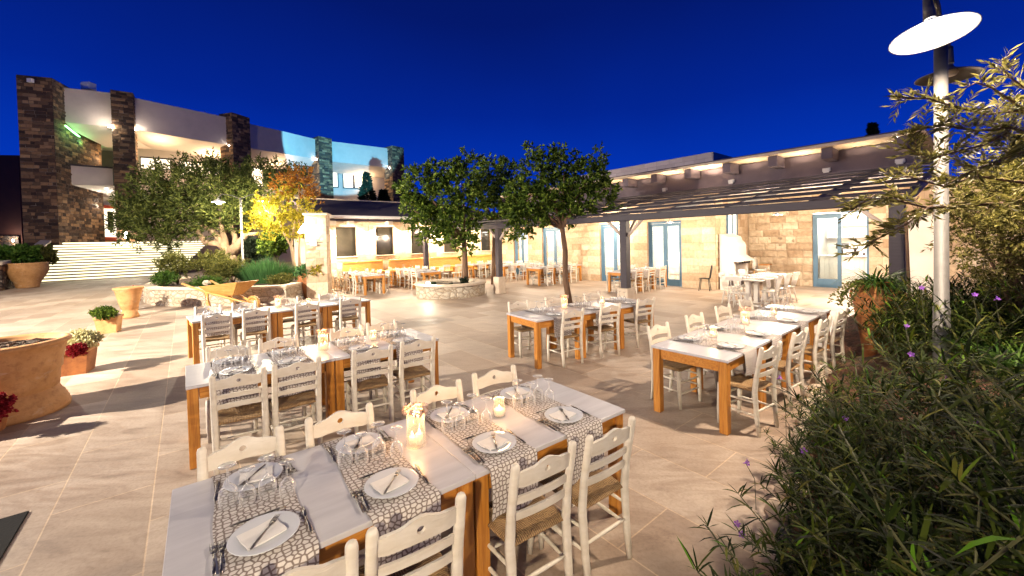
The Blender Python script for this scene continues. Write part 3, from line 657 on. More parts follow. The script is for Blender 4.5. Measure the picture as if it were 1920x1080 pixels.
# upper wall with windows, set back
def panel(name, mat_, pts, par=hotel, th=.25):
    """pts: 4 (px,py,D) corners tl, tr, br, bl -> thick panel pushed away from the viewer"""
    P = [at(*p) for p in pts]; P[3].x, P[3].y = P[0].x, P[0].y; P[2].x, P[2].y = P[1].x, P[1].y
    t = P[1]-P[0]; nrm = Vector((t.y, -t.x, 0)).normalized()
    if nrm.dot(P[0]) < 0: nrm = -nrm
    m = MB(); m.add(P + [p+nrm*th for p in P], [(0,1,2,3),(7,6,5,4),(0,4,5,1),(1,5,6,2),(2,6,7,3),(3,7,4,0)])
    return m.build(name, mat_, par)
BW = [(250,286,37.8),(345,297,40.4),(435,309,43.3),(500,318,46.8),(596,330,54.2),(640,332,55.6),(735,341,60.0)]
for i in range(len(BW)-1):
    a, b = BW[i], BW[i+1]
    panel('wall', M_plaster, [(a[0], a[1]-22, a[2]), (b[0], b[1]-22, b[2]), (b[0], 510, b[2]), (a[0], 510, a[2])])
wl = [(262,320,293,318,(.5,)),(336,434,300,330,(.33,.66)),(470,495,312,350,()),(502,590,316,352,(.33,.66)),(622,634,316,352,()),(642,680,320,353,(.55,))]
for x0, x1, y0, y1, mull in wl:
    def D_of(px):
        for i in range(len(BW)-1):
            a, b = BW[i], BW[i+1]
            if a[0] <= px <= b[0]: return a[2] + (b[2]-a[2])*(px-a[0])/(b[0]-a[0])
        return 60
    d0, d1 = D_of(x0)-.12, D_of(x1)-.12; sl = (y0-0)
    dy = (x1-x0)*.07
    fr = panel('window', M_dmetal, [(x0,y0,d0),(x1,y0+dy,d1),(x1,y1+dy*.3,d1),(x0,y1,d0)], th=.06)
    cuts = [0]+list(mull)+[1]
    for i in range(len(cuts)-1):
        a = x0+(x1-x0)*cuts[i]+2.2; b = x0+(x1-x0)*cuts[i+1]-2.2
        ya = y0+dy*cuts[i]+3; yb = y0+dy*cuts[i+1]+3
        p = panel('pane', M_litroom, [(a,ya,D_of(a)-.16),(b,yb,D_of(b)-.16),(b,y1-2+dy*.3,D_of(b)-.16),(a,y1-2,D_of(a)-.16)], th=.02); p.parent = fr
# left bay: balcony, recess, entrance
panel('balcony_front', M_plaster, [(106,308,30.2),(211,316,33.1),(211,348,33.1),(106,345,30.2)], th=.3)
panel('balcony_rail', M_dmetal, [(106,305,30.1),(211,313,33.0),(211,316,33.0),(106,308,30.1)], th=.3)
# ceilings (upper recess and entrance soffit), side wall and back walls
def slab(name, mat_, pts):
    P = [at(*p) for p in pts]; m = MB(); m.add(P, [tuple(range(len(P)))]); return m.build(name, mat_, hotel)
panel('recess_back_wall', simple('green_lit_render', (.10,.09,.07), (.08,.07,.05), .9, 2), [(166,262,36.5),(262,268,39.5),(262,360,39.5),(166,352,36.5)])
slab('upper_ceiling', M_plaster, [(100,229,30.1),(232,241,33.6),(232,286,38.4),(168,279,36.4)])
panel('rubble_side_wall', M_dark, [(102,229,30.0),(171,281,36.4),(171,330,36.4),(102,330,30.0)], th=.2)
m = MB(); a = at(110,233,29.9); b = at(175,284,35.9); a += Vector((.5,0,-.12)); b += Vector((.5,0,-.12)); m.tube([a, b], .06, 6); m.build('green_light_strip', M_ledg, hotel)
for f in (.15,.4,.65,.9): q = a.lerp(b, f); lamp('green_wash', 'POINT', q+Vector((.35,-.1,-.35)), 9, (.3,1,.35), hotel, .1)
slab('entrance_soffit', M_plasterw, [(106,346,30.2),(215,348,33.1),(232,371,37.5),(165,368,35.6)])
panel('entrance_wall', M_plasterw, [(150,366,35.4),(262,373,38.8),(262,460,38.8),(150,460,35.4)])
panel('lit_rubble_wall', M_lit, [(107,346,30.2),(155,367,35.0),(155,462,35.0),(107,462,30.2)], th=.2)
panel('entrance_pier', M_dark, [(152,366,34.4),(165,368,34.8),(165,460,34.8),(152,460,34.4)], th=.4)
dr = panel('entrance_door', M_red, [(187,384,35.9),(232,386,37.2),(232,456,37.2),(187,454,35.9)], th=.12)
p = panel('pane', M_litroom, [(193,391,35.85),(229,392,36.9),(229,445,36.9),(193,444,35.85)], th=.03); p.parent = dr
p = panel('dark_pane', M_dpane, [(201,396,35.8),(212,397,36.1),(212,432,36.1),(201,432,35.8)], th=.02); p.parent = dr
panel('orange_panel', M_red, [(268,438,38.4),(305,438,39.6),(305,452,39.6),(268,452,38.4)], th=.1)
panel('white_column', M_plasterw, [(258,400,37.6),(268,400,37.9),(268,452,37.9),(258,452,37.6)], th=.2)
for px, py, D in ((142,354,31.6),(150,359,32.8),(160,362,34.0),(200,354,33.4),(206,359,34.2),(168,366,35.0)):
    q = at(px, py, D); m = MB(); m.lathe([(0,0),(.07,0),(.07,.02),(0,.02)], 10, c=(q.x,q.y,q.z-.03)); m.build('downlight', M_bulbn, hotel)
lamp('entrance_light', 'POINT', at(135,372,31.5), 420, (1,.85,.6), hotel, .3); lamp('entrance_light', 'POINT', at(182,385,34.2), 420, (1,.88,.7), hotel, .3)
for px, py, D in ((207,237,32.3),(253,242,33.5),(432,273,38.8),(594,299,50),(732,315,55.4)):
    q = at(px, py, D); m = MB(); m.box(q.x-.13,q.x+.13,q.y-.1,q.y+.1,q.z-.06,q.z+.06,bev=.02); m.build('soffit_spotlight', M_bulb, hotel)
for px, py, D, e in ((300,285,35.5,150),(395,300,39.5,190),(520,318,46,260),(680,335,57,300),(190,300,34.5,25)): lamp('soffit_wash', 'POINT', at(px,py,D), e, (1,.72,.42), hotel, .5)
q = at(236,441,31.9); m = MB(); m.tube([q+Vector((0,0,-.25)), q+Vector((0,0,.25))], .09, 8); m.build('uplight', M_bulb, hotel); lamp('pillar_uplight', 'POINT', at(236,447,31.5), 45, (1,.8,.5), hotel, .1)
q = at(166,161,34); m = MB(); m.box(q.x-.38,q.x+.38,q.y-.3,q.y+.3,q.z-.35,q.z+.25,bev=.04); m.box(q.x-.34,q.x+.34,q.y-.34,q.y-.31,q.z-.02,q.z+.1); m.build('roof_unit', M_gutter, hotel)
q = at(57,151,28.4); m = MB(); m.box(q.x-.15,q.x+.15,q.y-.1,q.y+.1,q.z-.13,q.z+.13); m.build('alarm_box', M_gutter, hotel)
# far wall and lawn at the left edge
fb = thing('side_building', 'dark red brown building at the left edge beyond the hotel', 'building')
panel('wall', simple('dark_red_render', (.07,.02,.012), (.05,.015,.01), .9, 1), [(-220,288,44),(34,291,44),(34,470,44),(-220,470,44)], fb, 3)
panel('plinth', M_dark, [(-220,442,43.8),(34,442,43.8),(34,462,43.8),(-220,462,43.8)], fb, .15)
q = at(24,451,43.5); m = MB(); m.lathe([(0,-.1),(.1,-.05),(.1,.05),(0,.1)],10,c=tuple(q)); m.build('lamp', M_bulb, fb); lamp('side_building_light', 'POINT', q+Vector((0,-.5,0)), 60, (1,.85,.65), fb, .1)
lw_ = MB(); P = [at(-300,462,43.6),at(60,462,43.6),at(50,492,28.5),at(-300,520,26)]
lw_.add([(p.x,p.y,1.5) for p in P], [(0,1,2,3)]); struct(lw_.build('lawn', simple('grey_lawn', (.06,.075,.045), (.04,.05,.03), .95, 30, bstr=.6)))
# ------------------------------------------------------------------ lit stairs
NST = 14; BL = gnd(58,531); BR = gnd(330,515.5); TL = at(106,456,29.6); TR = at(395,452.5,37.6); BL.z = BR.z = 0; TL.z = TR.z = 0; SH = 2.62/NST
st = thing('stone_stairs', 'wide flight of pale stone stairs lit white under every step', 'stairs')
m = MB(); led = []
for i in range(NST):
    f = i/NST; g_ = (i+1)/NST; a = BL.lerp(TL, f); b = BR.lerp(TR, f); c = BR.lerp(TR, g_); d = BL.lerp(TL, g_)
    if i == NST-1: c = c+Vector((-8,8,0)); d = d+Vector((-8,8,0))
    z0 = SH*i; z1 = SH*(i+1)
    m.add([(a.x,a.y,z0),(b.x,b.y,z0),(b.x,b.y,z1),(a.x,a.y,z1),(c.x,c.y,z1),(d.x,d.y,z1)], [(0,1,2,3),(3,2,4,5)])
    led.append((a, b, z1))
m.add([(BL.x,BL.y,0),(TL.x,TL.y,0),(TL.x,TL.y,2.62)], [(0,1,2)])
m.build('steps', simple('step_stone', (.34,.29,.23), (.27,.23,.18), .8, 3), st, fix=False)
for a, b, z1 in led:
    t = (b-a).normalized(); nr = Vector((t.y,-t.x,0)); 
    if nr.dot(a) > 0: nr = -nr
    m = MB(); p = [a+nr*.05, b+nr*.05, b+nr*.001, a+nr*.001]
    m.add([(q.x,q.y,z1-.115) for q in p]+[(q.x,q.y,z1-.025) for q in p], [(0,1,2,3),(7,6,5,4),(0,4,5,1),(1,5,6,2),(2,6,7,3),(3,7,4,0)]); m.build('light_strip', M_led, st)
# rubble flank walls beside the stairs
fw = thing('flank_wall', 'low rubble wall with pale coping left of the lit stairs', 'wall')
P = [gnd(-160,560), gnd(4,545), Vector((BL.x-.2, BL.y+.3, 0)), Vector((TL.x-.1, TL.y-.2, 0))]; HT = [1.15, 1.35, 1.7, 2.75]
m = MB(); c_ = MB()
for i in range(3):
    a, b = P[i], P[i+1]; t = (b-a).normalized(); nr = Vector((t.y,-t.x,0)); nr = nr if nr.dot(a) > 0 else -nr
    for mm, z00, z01, z10, z11, o in ((m, 0, HT[i], 0, HT[i+1], 0), (c_, HT[i]+.003, HT[i]+.13, HT[i+1]+.003, HT[i+1]+.13, .06)):
        A, B = a-nr*o, b-nr*o; E_ = nr*(.45+2*o)
        mm.add([(A.x,A.y,z00),(B.x,B.y,z10),(B.x+E_.x,B.y+E_.y,z10),(A.x+E_.x,A.y+E_.y,z00),(A.x,A.y,z01),(B.x,B.y,z11),(B.x+E_.x,B.y+E_.y,z11),(A.x+E_.x,A.y+E_.y,z01)], [(3,2,1,0),(4,5,6,7),(0,1,5,4),(1,2,6,5),(2,3,7,6),(3,0,4,7)])
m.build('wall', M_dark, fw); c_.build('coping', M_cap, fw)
# ================================================================== CHAIRS
def ladder_chair():
    t = thing('ladder_chair', 'x', 'chair')
    for s_ in (-1, 1):
        m = MB(); m.tube([(s_*.185,-.215,0),(s_*.187,-.195,.18),(s_*.19,-.18,.44),(s_*.19,-.20,.62),(s_*.19,-.25,.88),(s_*.19,-.252,.897),(s_*.19,-.253,.902)],
               [.021,.026,.029,.027,.025,.019,.008], 8, flat=.85); m.build('back_post', M_chair, t)
        m = MB(); m.tube([(s_*.2,.185,0),(s_*.205,.178,.15),(s_*.203,.172,.3),(s_*.2,.17,.44)], [.017,.023,.025,.024], 8); m.build('front_leg', M_chair, t)
    # top rail: wavy outline with a round cut-out, bowed backwards
    def rail(zc, hw, wave, hole, y0, lean):
        m = MB(); n = 48
        def P(x, z, off):
            bow = -.022*(1-(x/.18)**2); return (x, y0 + bow - (z-zc)*lean + off, z)
        if hole:
            out = []; inn = []
            for k in range(n):
                a = 2*PI*k/n; dx, dz = math.cos(a), math.sin(a)
                # ray to the outline
                lo, hi = 0, .3
                for _ in range(24):
                    mid = (lo+hi)/2; x, z = dx*mid, dz*mid + .004
                    top = hw*.62 + wave*math.cos(min(PI, abs(x)/.115*PI))*.5 + wave*.5
                    bot = -hw*.9 + wave*.35*max(0, math.cos(x/.18*PI/2))
                    if abs(x) < .178 and bot < z < top: lo = mid
                    else: hi = mid
                out.append((dx*lo, zc + dz*lo + .004)); inn.append((dx*.018, zc + .012 + dz*.018))
            mid1 = [((a[0]+b[0])/2, (a[1]+b[1])/2) for a, b in zip(out, inn)]
            rings = [inn, mid1, out]; vs = []; fs = []
            for off in (-.009, .009):
                for rg in rings: vs += [P(x, z, off) for x, z in rg]
            for lay in range(2):
                b = lay*3*n
                for r_ in range(2):
                    for k in range(n):
                        q = (b+r_*n+k, b+r_*n+(k+1)%n, b+(r_+1)*n+(k+1)%n, b+(r_+1)*n+k); fs.append(q if lay else q[::-1])
            for r_ in (0, 2):
                for k in range(n): fs.append((r_*n+k, r_*n+(k+1)%n, 3*n+r_*n+(k+1)%n, 3*n+r_*n+k))
            m.add(vs, fs)
        else:
            vs = []; fs = []; nx = 10
            for off in (-.007, .007):
                for i in range(nx+1):
                    x = -.178 + .356*i/nx; up = wave*math.cos(x/.18*PI/2)
                    vs += [P(x, zc-hw+up*.8, off), P(x, zc+hw+up, off)]
            k = 2*(nx+1)
            for i in range(nx):
                a = 2*i; fs += [(a,a+2,a+3,a+1),(k+a+1,k+a+3,k+a+2,k+a),(a+1,a+3,k+a+3,k+a+1),(a,k+a,k+a+2,a+2)]
            m.add(vs, fs)
        return m
    rail(.815, .062, .034, True, -.236, .16).build('top_rail', M_chair, t)
    rail(.690, .021, .008, False, -.212, .14).build('back_slat', M_chair, t)
    rail(.600, .021, .008, False, -.196, .1).build('back_slat', M_chair, t)
    # rush seat
    m = MB(); nx, ny = 14, 14; vs = []; fs = []
    for lay, zz in ((0, .425), (1, .457)):
        for j in range(ny+1):
            for i in range(nx+1):
                u, v = i/nx*2-1, j/ny*2-1; wd = .2 + .012*v; x = u*wd; y = v*.185 - .004
                rim = max(abs(u), abs(v)); z = zz
                if lay: z += .010*rim**4 - .016*(1-rim) ; z -= .022 if rim > .999 else 0
                else: z += .012 if rim > .999 else 0
                z += .0035*math.sin(i*2.3+j*1.7)*(1 if lay else 0)
                vs.append((x*(1.015 if .8<rim<.999 else 1), y, z))
    K = (nx+1)*(ny+1)
    for j in range(ny):
        for i in range(nx):
            a = j*(nx+1)+i; fs += [(a+nx+1,a+nx+2,a+1,a), (K+a,K+a+1,K+a+nx+2,K+a+nx+1)]
    for i in range(nx):
        a = i; b = ny*(nx+1)+i; fs += [(a,a+1,K+a+1,K+a),(b+1,b,K+b,K+b+1)]
    for j in range(ny):
        a = j*(nx+1); b = a+nx; fs += [(a+nx+1,a,K+a,K+a+nx+1),(b,b+nx+1,K+b+nx+1,K+b)]
    m.add(vs, fs, 0, True); m.build('rush_seat', M_rush, t)
    for a, b in (((-.187,-.19,.2),(-.203,.176,.2)),((.187,-.19,.2),(.203,.176,.2)),((-.188,-.185,.33),(-.203,.172,.33)),((.188,-.185,.33),(.203,.172,.33)),
                 ((-.187,-.193,.24),(.187,-.193,.24)),((-.203,.174,.17),(.203,.174,.17)),((-.203,.172,.30),(.203,.172,.30))):
        a, b = Vector(a), Vector(b); m = MB(); m.tube([a, a.lerp(b,.3), a.lerp(b,.5), a.lerp(b,.7), b], [.008,.011,.0125,.011,.008], 8); m.build('stretcher', M_chair, t)
    return t
def merged(root, name, mat_list):
    """one-mesh copy of a chair for the far tables"""
    vs = []; fs = []; mi = []; mats = []
    for ch in root_children(root):
        me = ch.data; b = len(vs); vs += [tuple(v.co) for v in me.vertices]
        mm = me.materials[0]
        if mm not in mats: mats.append(mm)
        k = mats.index(mm)
        for p in me.polygons: fs.append([i+b for i in p.vertices]); mi.append(k)
    me = bpy.data.meshes.new(name); me.from_pydata(vs, [], fs)
    for x in mats: me.materials.append(x)
    me.polygons.foreach_set('material_index', mi); me.update()
    o = bpy.data.objects.new(name, me); C.objects.link(o); o['category'] = 'chair'; o['label'] = 'x'; return o
CH = ladder_chair()
FCH = merged(CH, 'ladder_chair', None)
def windsor():
    t = thing('stick_back_chair', 'x', 'chair')
    m = MB(); m.lathe([(0,.43),(.19,.43),(.205,.445),(.2,.462),(.17,.455),(0,.45)], 20); m.build('seat', M_chairw, t)
    for sx in (-1,1):
        for sy in (-1,1):
            m = MB(); m.tube([(sx*.13,sy*.12,.435),(sx*.155,sy*.15,.22),(sx*.185,sy*.19,0)], [.014,.02,.012], 8); m.build('leg', M_chairw, t)
    for k in range(5):
        x = -.13+.065*k; m = MB(); m.tube([(x,-.16,.45),(x*1.18,-.2,.62),(x*1.3,-.245,.82)], [.009,.012,.009], 6); m.build('spindle', M_chairw, t)
    m = MB(); vs = []; 
    for off in (-.011,.011):
        for i in range(9):
            x = -.2+.05*i; y = -.25-.02*(1-(x/.2)**2)+off; vs += [(x,y,.79),(x,y-.012,.885+.012*math.cos(x/.2*PI/2))]
    fs = []
    for i in range(8):
        a = 2*i; fs += [(a,a+2,a+3,a+1),(18+a+1,18+a+3,18+a+2,18+a),(a+1,a+3,18+a+3,18+a+1),(a,18+a,18+a+2,a+2)]
    fs += [(0,1,19,18),(16,34,35,17)]; m.add(vs, fs); m.build('top_rail', M_chairw, t)
    for sx in (-1,1):
        m = MB(); m.tube([(sx*.16,-.16,.22),(sx*.16,.16,.22)], .009, 6); m.build('stretcher', M_chairw, t)
    m = MB(); m.tube([(-.16,0,.22),(.16,0,.22)], .009, 6); m.build('stretcher', M_chairw, t)
    return t
WCH = windsor()

# ================================================================== TABLES
def table_unit(L, W=.85, white=False, lod=False):
    t = thing('dining_table', 'x', 'table'); a, b = L/2, W/2
    mt, ml = (M_chairw, M_chairw) if white else (M_top, M_oak)
    m = MB(); m.box(-a+.0005, a-.0005, -b, b, .732, .76, bev=.0025); m.build('tabletop', mt, t)
    if white:
        for x in (-a+.35, a-.35):
            m = MB(); m.box(x-.06,x+.06,-.06,.06,.05,.731,bev=.01); m.box(x-.05,x+.05,-.3,.3,0,.05,bev=.01); m.box(x-.05,x+.05,-.32,.32,.69,.731); m.build('leg', ml, t)
        return t
    l = .085
    for sx in (-1, 1):
        for sy in (-1, 1):
            cx, cy = sx*(a-l/2-.006), sy*(b-l/2-.012)
            m = MB(); m.box(cx-l/2, cx+l/2, cy-l/2, cy+l/2, 0, .731, bev=.006); m.build('leg', ml, t)
    m = MB(); y = b-.012-l/2
    m.box(-a+l+.01, a-l-.01, -y-.02, -y+.02, .62, .730, bev=.004); m.build('apron', M_oakh, t)
    m = MB(); m.box(-a+l+.01, a-l-.01, y-.02, y+.02, .62, .730, bev=.004)
    m.build('apron', M_oakh, t)
    m = MB(); x = a-.006-l/2
    m.box(-x-.02, -x+.02, -b+l+.015, b-l-.015, .62, .729, bev=.004); m.build('apron_end', M_oakh, t)
    m = MB(); m.box(x-.02, x+.02, -b+l+.015, b-l-.015, .62, .729, bev=.004); m.build('apron_end', M_oakh, t)
    return t
TU = {}
def table(L, W, label, pos, rz, group, white=False):
    k = (L, W, white)
    if k not in TU: TU[k] = table_unit(L, W, white)
    return place(TU[k], label, pos, rz, group)
def runner(W, drape=.27, seed=0):
    r_ = random.Random(seed); b = W/2 + .006; hw = .168
    path = [(-b-.004, .76-drape), (-b-.012, .76-drape*.66), (-b-.010, .76-drape*.33), (-b-.006, .752), (-b+.006, .7625)]
    path += [(-b+.006 + (2*b-.012)*i/12, .7625) for i in range(1, 12)]
    path += [(-p[0], p[1]) for p in path[:5]][::-1]
    nx = 8; vs = []; fs = []
    for lay in (0, 1):
        for j, (y, z) in enumerate(path):
            for i in range(nx+1):
                x = -hw + 2*hw*i/nx; hang = max(0, .757-z)/drape
                wob = .018*math.sin(x*22+seed)*hang
                sg = -1 if y < 0 else 1
                vs.append((x + .008*math.sin(seed+j*.7), y + sg*(wob+.012*hang) , z + (.0025 if lay else 0)*(1-hang) ) if True else None)
                if lay and hang > 0: vs[-1] = (vs[-1][0], vs[-1][1]+sg*.0025, vs[-1][2])
    K = len(path)*(nx+1)
    for j in range(len(path)-1):
        for i in range(nx):
            a = j*(nx+1)+i; fs += [(a+nx+1,a+nx+2,a+1,a),(K+a,K+a+1,K+a+nx+2,K+a+nx+1)]
    m = MB(); m.add(vs, fs, 0, True); return m
RUN = {}
def run_obj(W, label, pos, rz, group, seed=0):
    k = (W, seed % 3)
    if k not in RUN:
        RUN[k] = runner(W, .25 + .03*(seed % 3), seed).build('table_runner', M_runner); o = tag(RUN[k], label, 'table runner', group)
    else: o = RUN[k].copy(); C.objects.link(o); o['label'] = label; o['group'] = group
    o.location = pos; o.rotation_euler = (0,0,rz); return o

def proto_mesh(name, cat, mb, mats):
    o = mb.build(name, mats); o['category'] = cat; o['label'] = 'x'; return o
m = MB(); m.lathe([(0,.004),(.075,.004),(.085,.006),(.132,.017),(.135,.02),(.131,.021),(.085,.011),(.075,.009),(0,.009)], 40); PLATE = proto_mesh('dinner_plate', 'plate', m, M_plate)
m = MB(); vs = []; fs = []; nn = 6                                      # folded paper napkin
for lay in (0, 1):
    for j in range(nn+1):
        for i in range(nn+1):
            x = -.075+.15*i/nn; y = -.06+.12*j/nn; vs.append((x, y, .0115 + (.004*abs(x)/.075+.003*math.sin(j*1.3)) + (.007 if lay else 0)))
K = (nn+1)**2
for j in range(nn):
    for i in range(nn):
        a = j*(nn+1)+i; fs += [(a+nn+1,a+nn+2,a+1,a),(K+a,K+a+1,K+a+nn+2,K+a+nn+1)]
for i in range(nn):
    a = i; b = nn*(nn+1)+i; fs += [(a,a+1,K+a+1,K+a),(b+1,b,K+b,K+b+1)]; a = i*(nn+1); b = a+nn; fs += [(a+nn+1,a,K+a,K+a+nn+1),(b,b+nn+1,K+b+nn+1,K+b)]
m.add(vs, fs); NAP = proto_mesh('paper_napkin', 'napkin', m, M_nap)
def cutlery(kind):
    m = MB()
    m.tube([(0,-.10,.004),(0,-.05,.006),(0,.0,.005),(0,.03,.006)], [.0055,.0075,.004,.0035], 6, flat=.4)
    if kind == 'fork':
        m.tube([(0,.03,.006),(0,.045,.004),(0,.06,.004)], [.0035,.010,.0115], 6, flat=.3)
        for x in (-.0095,-.0032,.0032,.0095): m.tube([(x,.058,.004),(x,.08,.005),(x,.102,.008)], [.0022,.0022,.0012], 4)
    else:
        m.tube([(0,.03,.006),(0,.045,.005),(.002,.08,.005),(.001,.118,.005)], [.0035,.0095,.0095,.003], 6, flat=.2)
    return m
FORK = proto_mesh('fork', 'fork', cutlery('fork'), M_steel); KNIFE = proto_mesh('knife', 'knife', cutlery('knife'), M_steel)
def goblet(hh=.195, r=.041):
    m = MB()   # upturned: rim down, foot up
    m.lathe([(r*.86,0),(r*.95,hh*.12),(r,hh*.28),(r*.86,hh*.42),(r*.4,hh*.52),(.005,hh*.56),(.0042,hh*.75),(.0045,hh*.93),(.018,hh*.975),(r*.93,hh*.995),(r*.93,hh),(0,hh*1.0)], 20)
    return m
GOB = proto_mesh('wine_glass', 'glass', goblet(), M_glass); GOB2 = proto_mesh('water_glass', 'glass', goblet(.17, .037), M_glass)
SHARED = {}
def put(proto, label, pos, rz, group, rot=None):
    if proto.name not in SHARED: SHARED[proto.name] = 1; o = proto
    else: o = proto.copy(); C.objects.link(o)
    o.location = pos; o.rotation_euler = rot or (0,0,rz); o['label'] = label; o['group'] = group; return o

ORD = ['first', 'second', 'third', 'fourth', 'fifth', 'sixth']
def frame(o, ang):
    e = Vector((math.cos(ang), math.sin(ang), 0)); n = Vector((-e.y, e.x, 0)); return (lambda s_, t_, z=0: Vector((o[0], o[1], 0)) + e*s_ + n*t_ + Vector((0,0,z)))
ZT_ = .7655
def setting(P, ang, s_, W, rowname, k, full, seed):
    """a runner at s with two facing places and upturned glasses"""
    q = random.Random(seed); nm = ORD[k] + ' runner of the ' + rowname
    run_obj(W, 'honeycomb print linen runner, ' + ORD[k] + ' from left on the ' + rowname, P(s_, W/2), ang, 'patterned table runners', seed)
    for side, t_, sn in ((0, .185, 'near'), (1, W-.185, 'far')):
        ra = ang + (PI if side else 0) + q.uniform(-.05,.05); sg = -1 if side else 1
        px_ = s_ + q.uniform(-.015,.015)
        def Q(dx, dy, z=ZT_): return P(px_ + sg*dx, t_ + sg*dy, z)
        put(PLATE, 'round white dinner plate at the %s side, %s' % (sn, nm), Q(0,0), ra, 'dinner plates')
        put(NAP, 'folded white napkin on the %s side plate, %s' % (sn, nm), Q(-.01,0), ra + q.uniform(-.2,.3), 'paper napkins')
        put(FORK, 'fork lying on the %s side napkin, %s' % (sn, nm), Q(.0,-.005,ZT_+.021), ra - .6 + q.uniform(-.2,.2), 'forks lying on napkins')
        put(KNIFE, 'knife right of the %s side plate, %s' % (sn, nm), Q(.162,-.01), ra + q.uniform(-.08,.08), 'table knives')
        if full:
            put(FORK, 'outer fork left of the %s side plate, %s' % (sn, nm), Q(-.178,-.02), ra + q.uniform(-.05,.05), 'forks beside plates')
            put(FORK, 'inner fork left of the %s side plate, %s' % (sn, nm), Q(-.153,-.03), ra + q.uniform(-.05,.05), 'forks beside plates')
            put(KNIFE, 'knife laid behind the %s side plate, %s' % (sn, nm), Q(.0,.165), ra + PI/2 + q.uniform(-.05,.05), 'dessert knives')
    for g_, dx, dy in ((0,-.12,.05),(1,-.04,.015),(2,.055,.03),(3,.125,-.03)):
        put((GOB, GOB2)[g_ % 2], 'upturned %s glass, %s from left on %s' % (('wine','water')[g_%2], ORD[g_], nm), P(s_+dx+q.uniform(-.01,.01), W/2+dy+.03+q.uniform(-.01,.01), ZT_), 0, 'upturned stemmed glasses')
def candlejar():
    t = thing('candle_holder', 'x', 'candle holder')
    m = MB(); m.lathe([(0,.003),(.04,.003),(.046,.02),(.05,.05),(.044,.075),(.036,.09),(.038,.125),(.04,.128),(.036,.125),(.034,.09),(.042,.074),(.047,.05),(.042,.012),(0,.01)], 24); m.build('glass', M_jar, t)
    m = MB(); m.lathe([(0,.012),(.037,.012),(.038,.05),(.036,.052),(0,.05)], 16); c_ = m.build('candle', M_wax, t)
    m = MB(); m.lathe([(0,.053),(.006,.06),(.005,.07),(0,.082)], 8); m.build('flame', M_flame, c_); return t
def candlevase():
    t = thing('candle_vase', 'x', 'candle vase')
    m = MB(); m.lathe([(0,.003),(.058,.003),(.062,.01),(.058,.06),(.053,.14),(.055,.215),(.058,.22),(.052,.214),(.05,.14),(.055,.06),(.056,.012),(0,.012)], 28); m.build('glass', M_jar, t)
    for i, (x, y, h_) in enumerate(((-.018,.01,.075),(.022,-.012,.055))):
        m = MB(); m.lathe([(0,.014),(.022,.014),(.022,h_),(0,h_-.003)], 14, c=(x,y,0)); c_ = m.build('candle', M_wax, t)
        m = MB(); m.lathe([(0,h_+.002),(.006,h_+.01),(.005,h_+.02),(0,h_+.034)], 8, c=(x,y,0)); m.build('flame', M_flame, c_)
    r_ = random.Random(3); m = MB()
    for k in range(120):
        a = r_.uniform(0, 2*PI); rr = .06 + r_.uniform(-.012,.018); c0 = Vector((rr*math.cos(a), rr*math.sin(a), .218+r_.uniform(-.014,.024)))
        u = Vector((r_.uniform(-1,1), r_.uniform(-1,1), r_.uniform(-1,1))).normalized(); v = u.orthogonal().normalized(); s_ = r_.uniform(.008,.016)
        m.add([c0-u*s_-v*s_*.6, c0+u*s_-v*s_*.6, c0+u*s_*.8+v*s_*.7, c0-u*s_*.8+v*s_*.7], [(0,1,2,3)])
    m.build('flower_wreath', M_flower, t); return t
CJ, CV = candlejar(), candlevase()
def candle_at(P, s_, t_, tall, label, e=1.6):
    p = P(s_, t_, .7605); place(CV if tall else CJ, label, p, s_*3, 'lit candle glasses')
    lamp('candle_light', 'POINT', p + Vector((0,0,.16 if not tall else .17)), e, (1,.55,.22), None, .03)
GCH = 'cream ladder back chairs with rush seats'
def chair_row(P, ang, lst, rowname, side, proto=None, far=False):
    for k, (s_, t_, da) in enumerate(lst):
        r = ang + (0 if side == 'near' else PI) + da
        lb = 'cream rush seat chair, %s from left on the %s side of the %s' % (ORD[k], side, rowname)
        if far: put(FCH, lb, P(s_, t_), r, GCH)
        else: place(CH, lb, P(s_, t_), r, GCH)

# nearest row
ROWS = {}
angA = .655; PA = frame((-1.241, 1.355), angA); W = .90; na = 'nearest table row'
for i, s0 in enumerate((0, 1.285)): table(1.283, W, ('left','right')[i] + ' white topped oak table of the nearest table row', PA(s0+.6415, W/2), angA, 'white topped oak tables')
for k, s_ in enumerate((.335, .89, 1.53, 2.12)): setting(PA, angA, s_, W, na, k, True, 11+k)
chair_row(PA, angA, [(.41,-.0,-.12),(.86,-.02,-.08),(1.56,-.02,-.06),(2.05,-.05,-.02)], na, 'near')
chair_row(PA, angA, [(.33,.75,.06),(.85,.76,-.04),(1.56,.77,-.06),(2.1,.78,-.12)], na, 'far')
candle_at(PA, 1.17, .50, True, 'tall candle vase with dried flower rim in the middle of the nearest table')
candle_at(PA, 1.80, .50, False, 'short glowing candle glass on the right table of the nearest table row')
# second row
angB = .681; PB = frame((-2.953, 3.597), angB); W = .85; nb = 'second table row'
for i, s0 in enumerate((0, 1.275)): table(1.273, W, ('left','right')[i] + ' white topped oak table of the second table row', PB(s0+.6365, W/2), angB, 'white topped oak tables')
for k, s_ in enumerate((.38, .90, 1.60, 2.14)): setting(PB, angB, s_, W, nb, k, True, 21+k)
chair_row(PB, angB, [(.40,-.09,-.12),(.85,-.08,-.04),(1.6,-.11,-.15),(2.11,-.11,-.08)], nb, 'near')
chair_row(PB, angB, [(.38,.71,-.04),(.87,.73,-.08),(1.65,.71,-.15),(2.15,.74,-.12)], nb, 'far')
candle_at(PB, 1.27, .46, True, 'tall candle vase with dried flowers in the middle of the second table row')
candle_at(PB, 1.88, .50, False, 'short candle glass on the right half of the second table row')
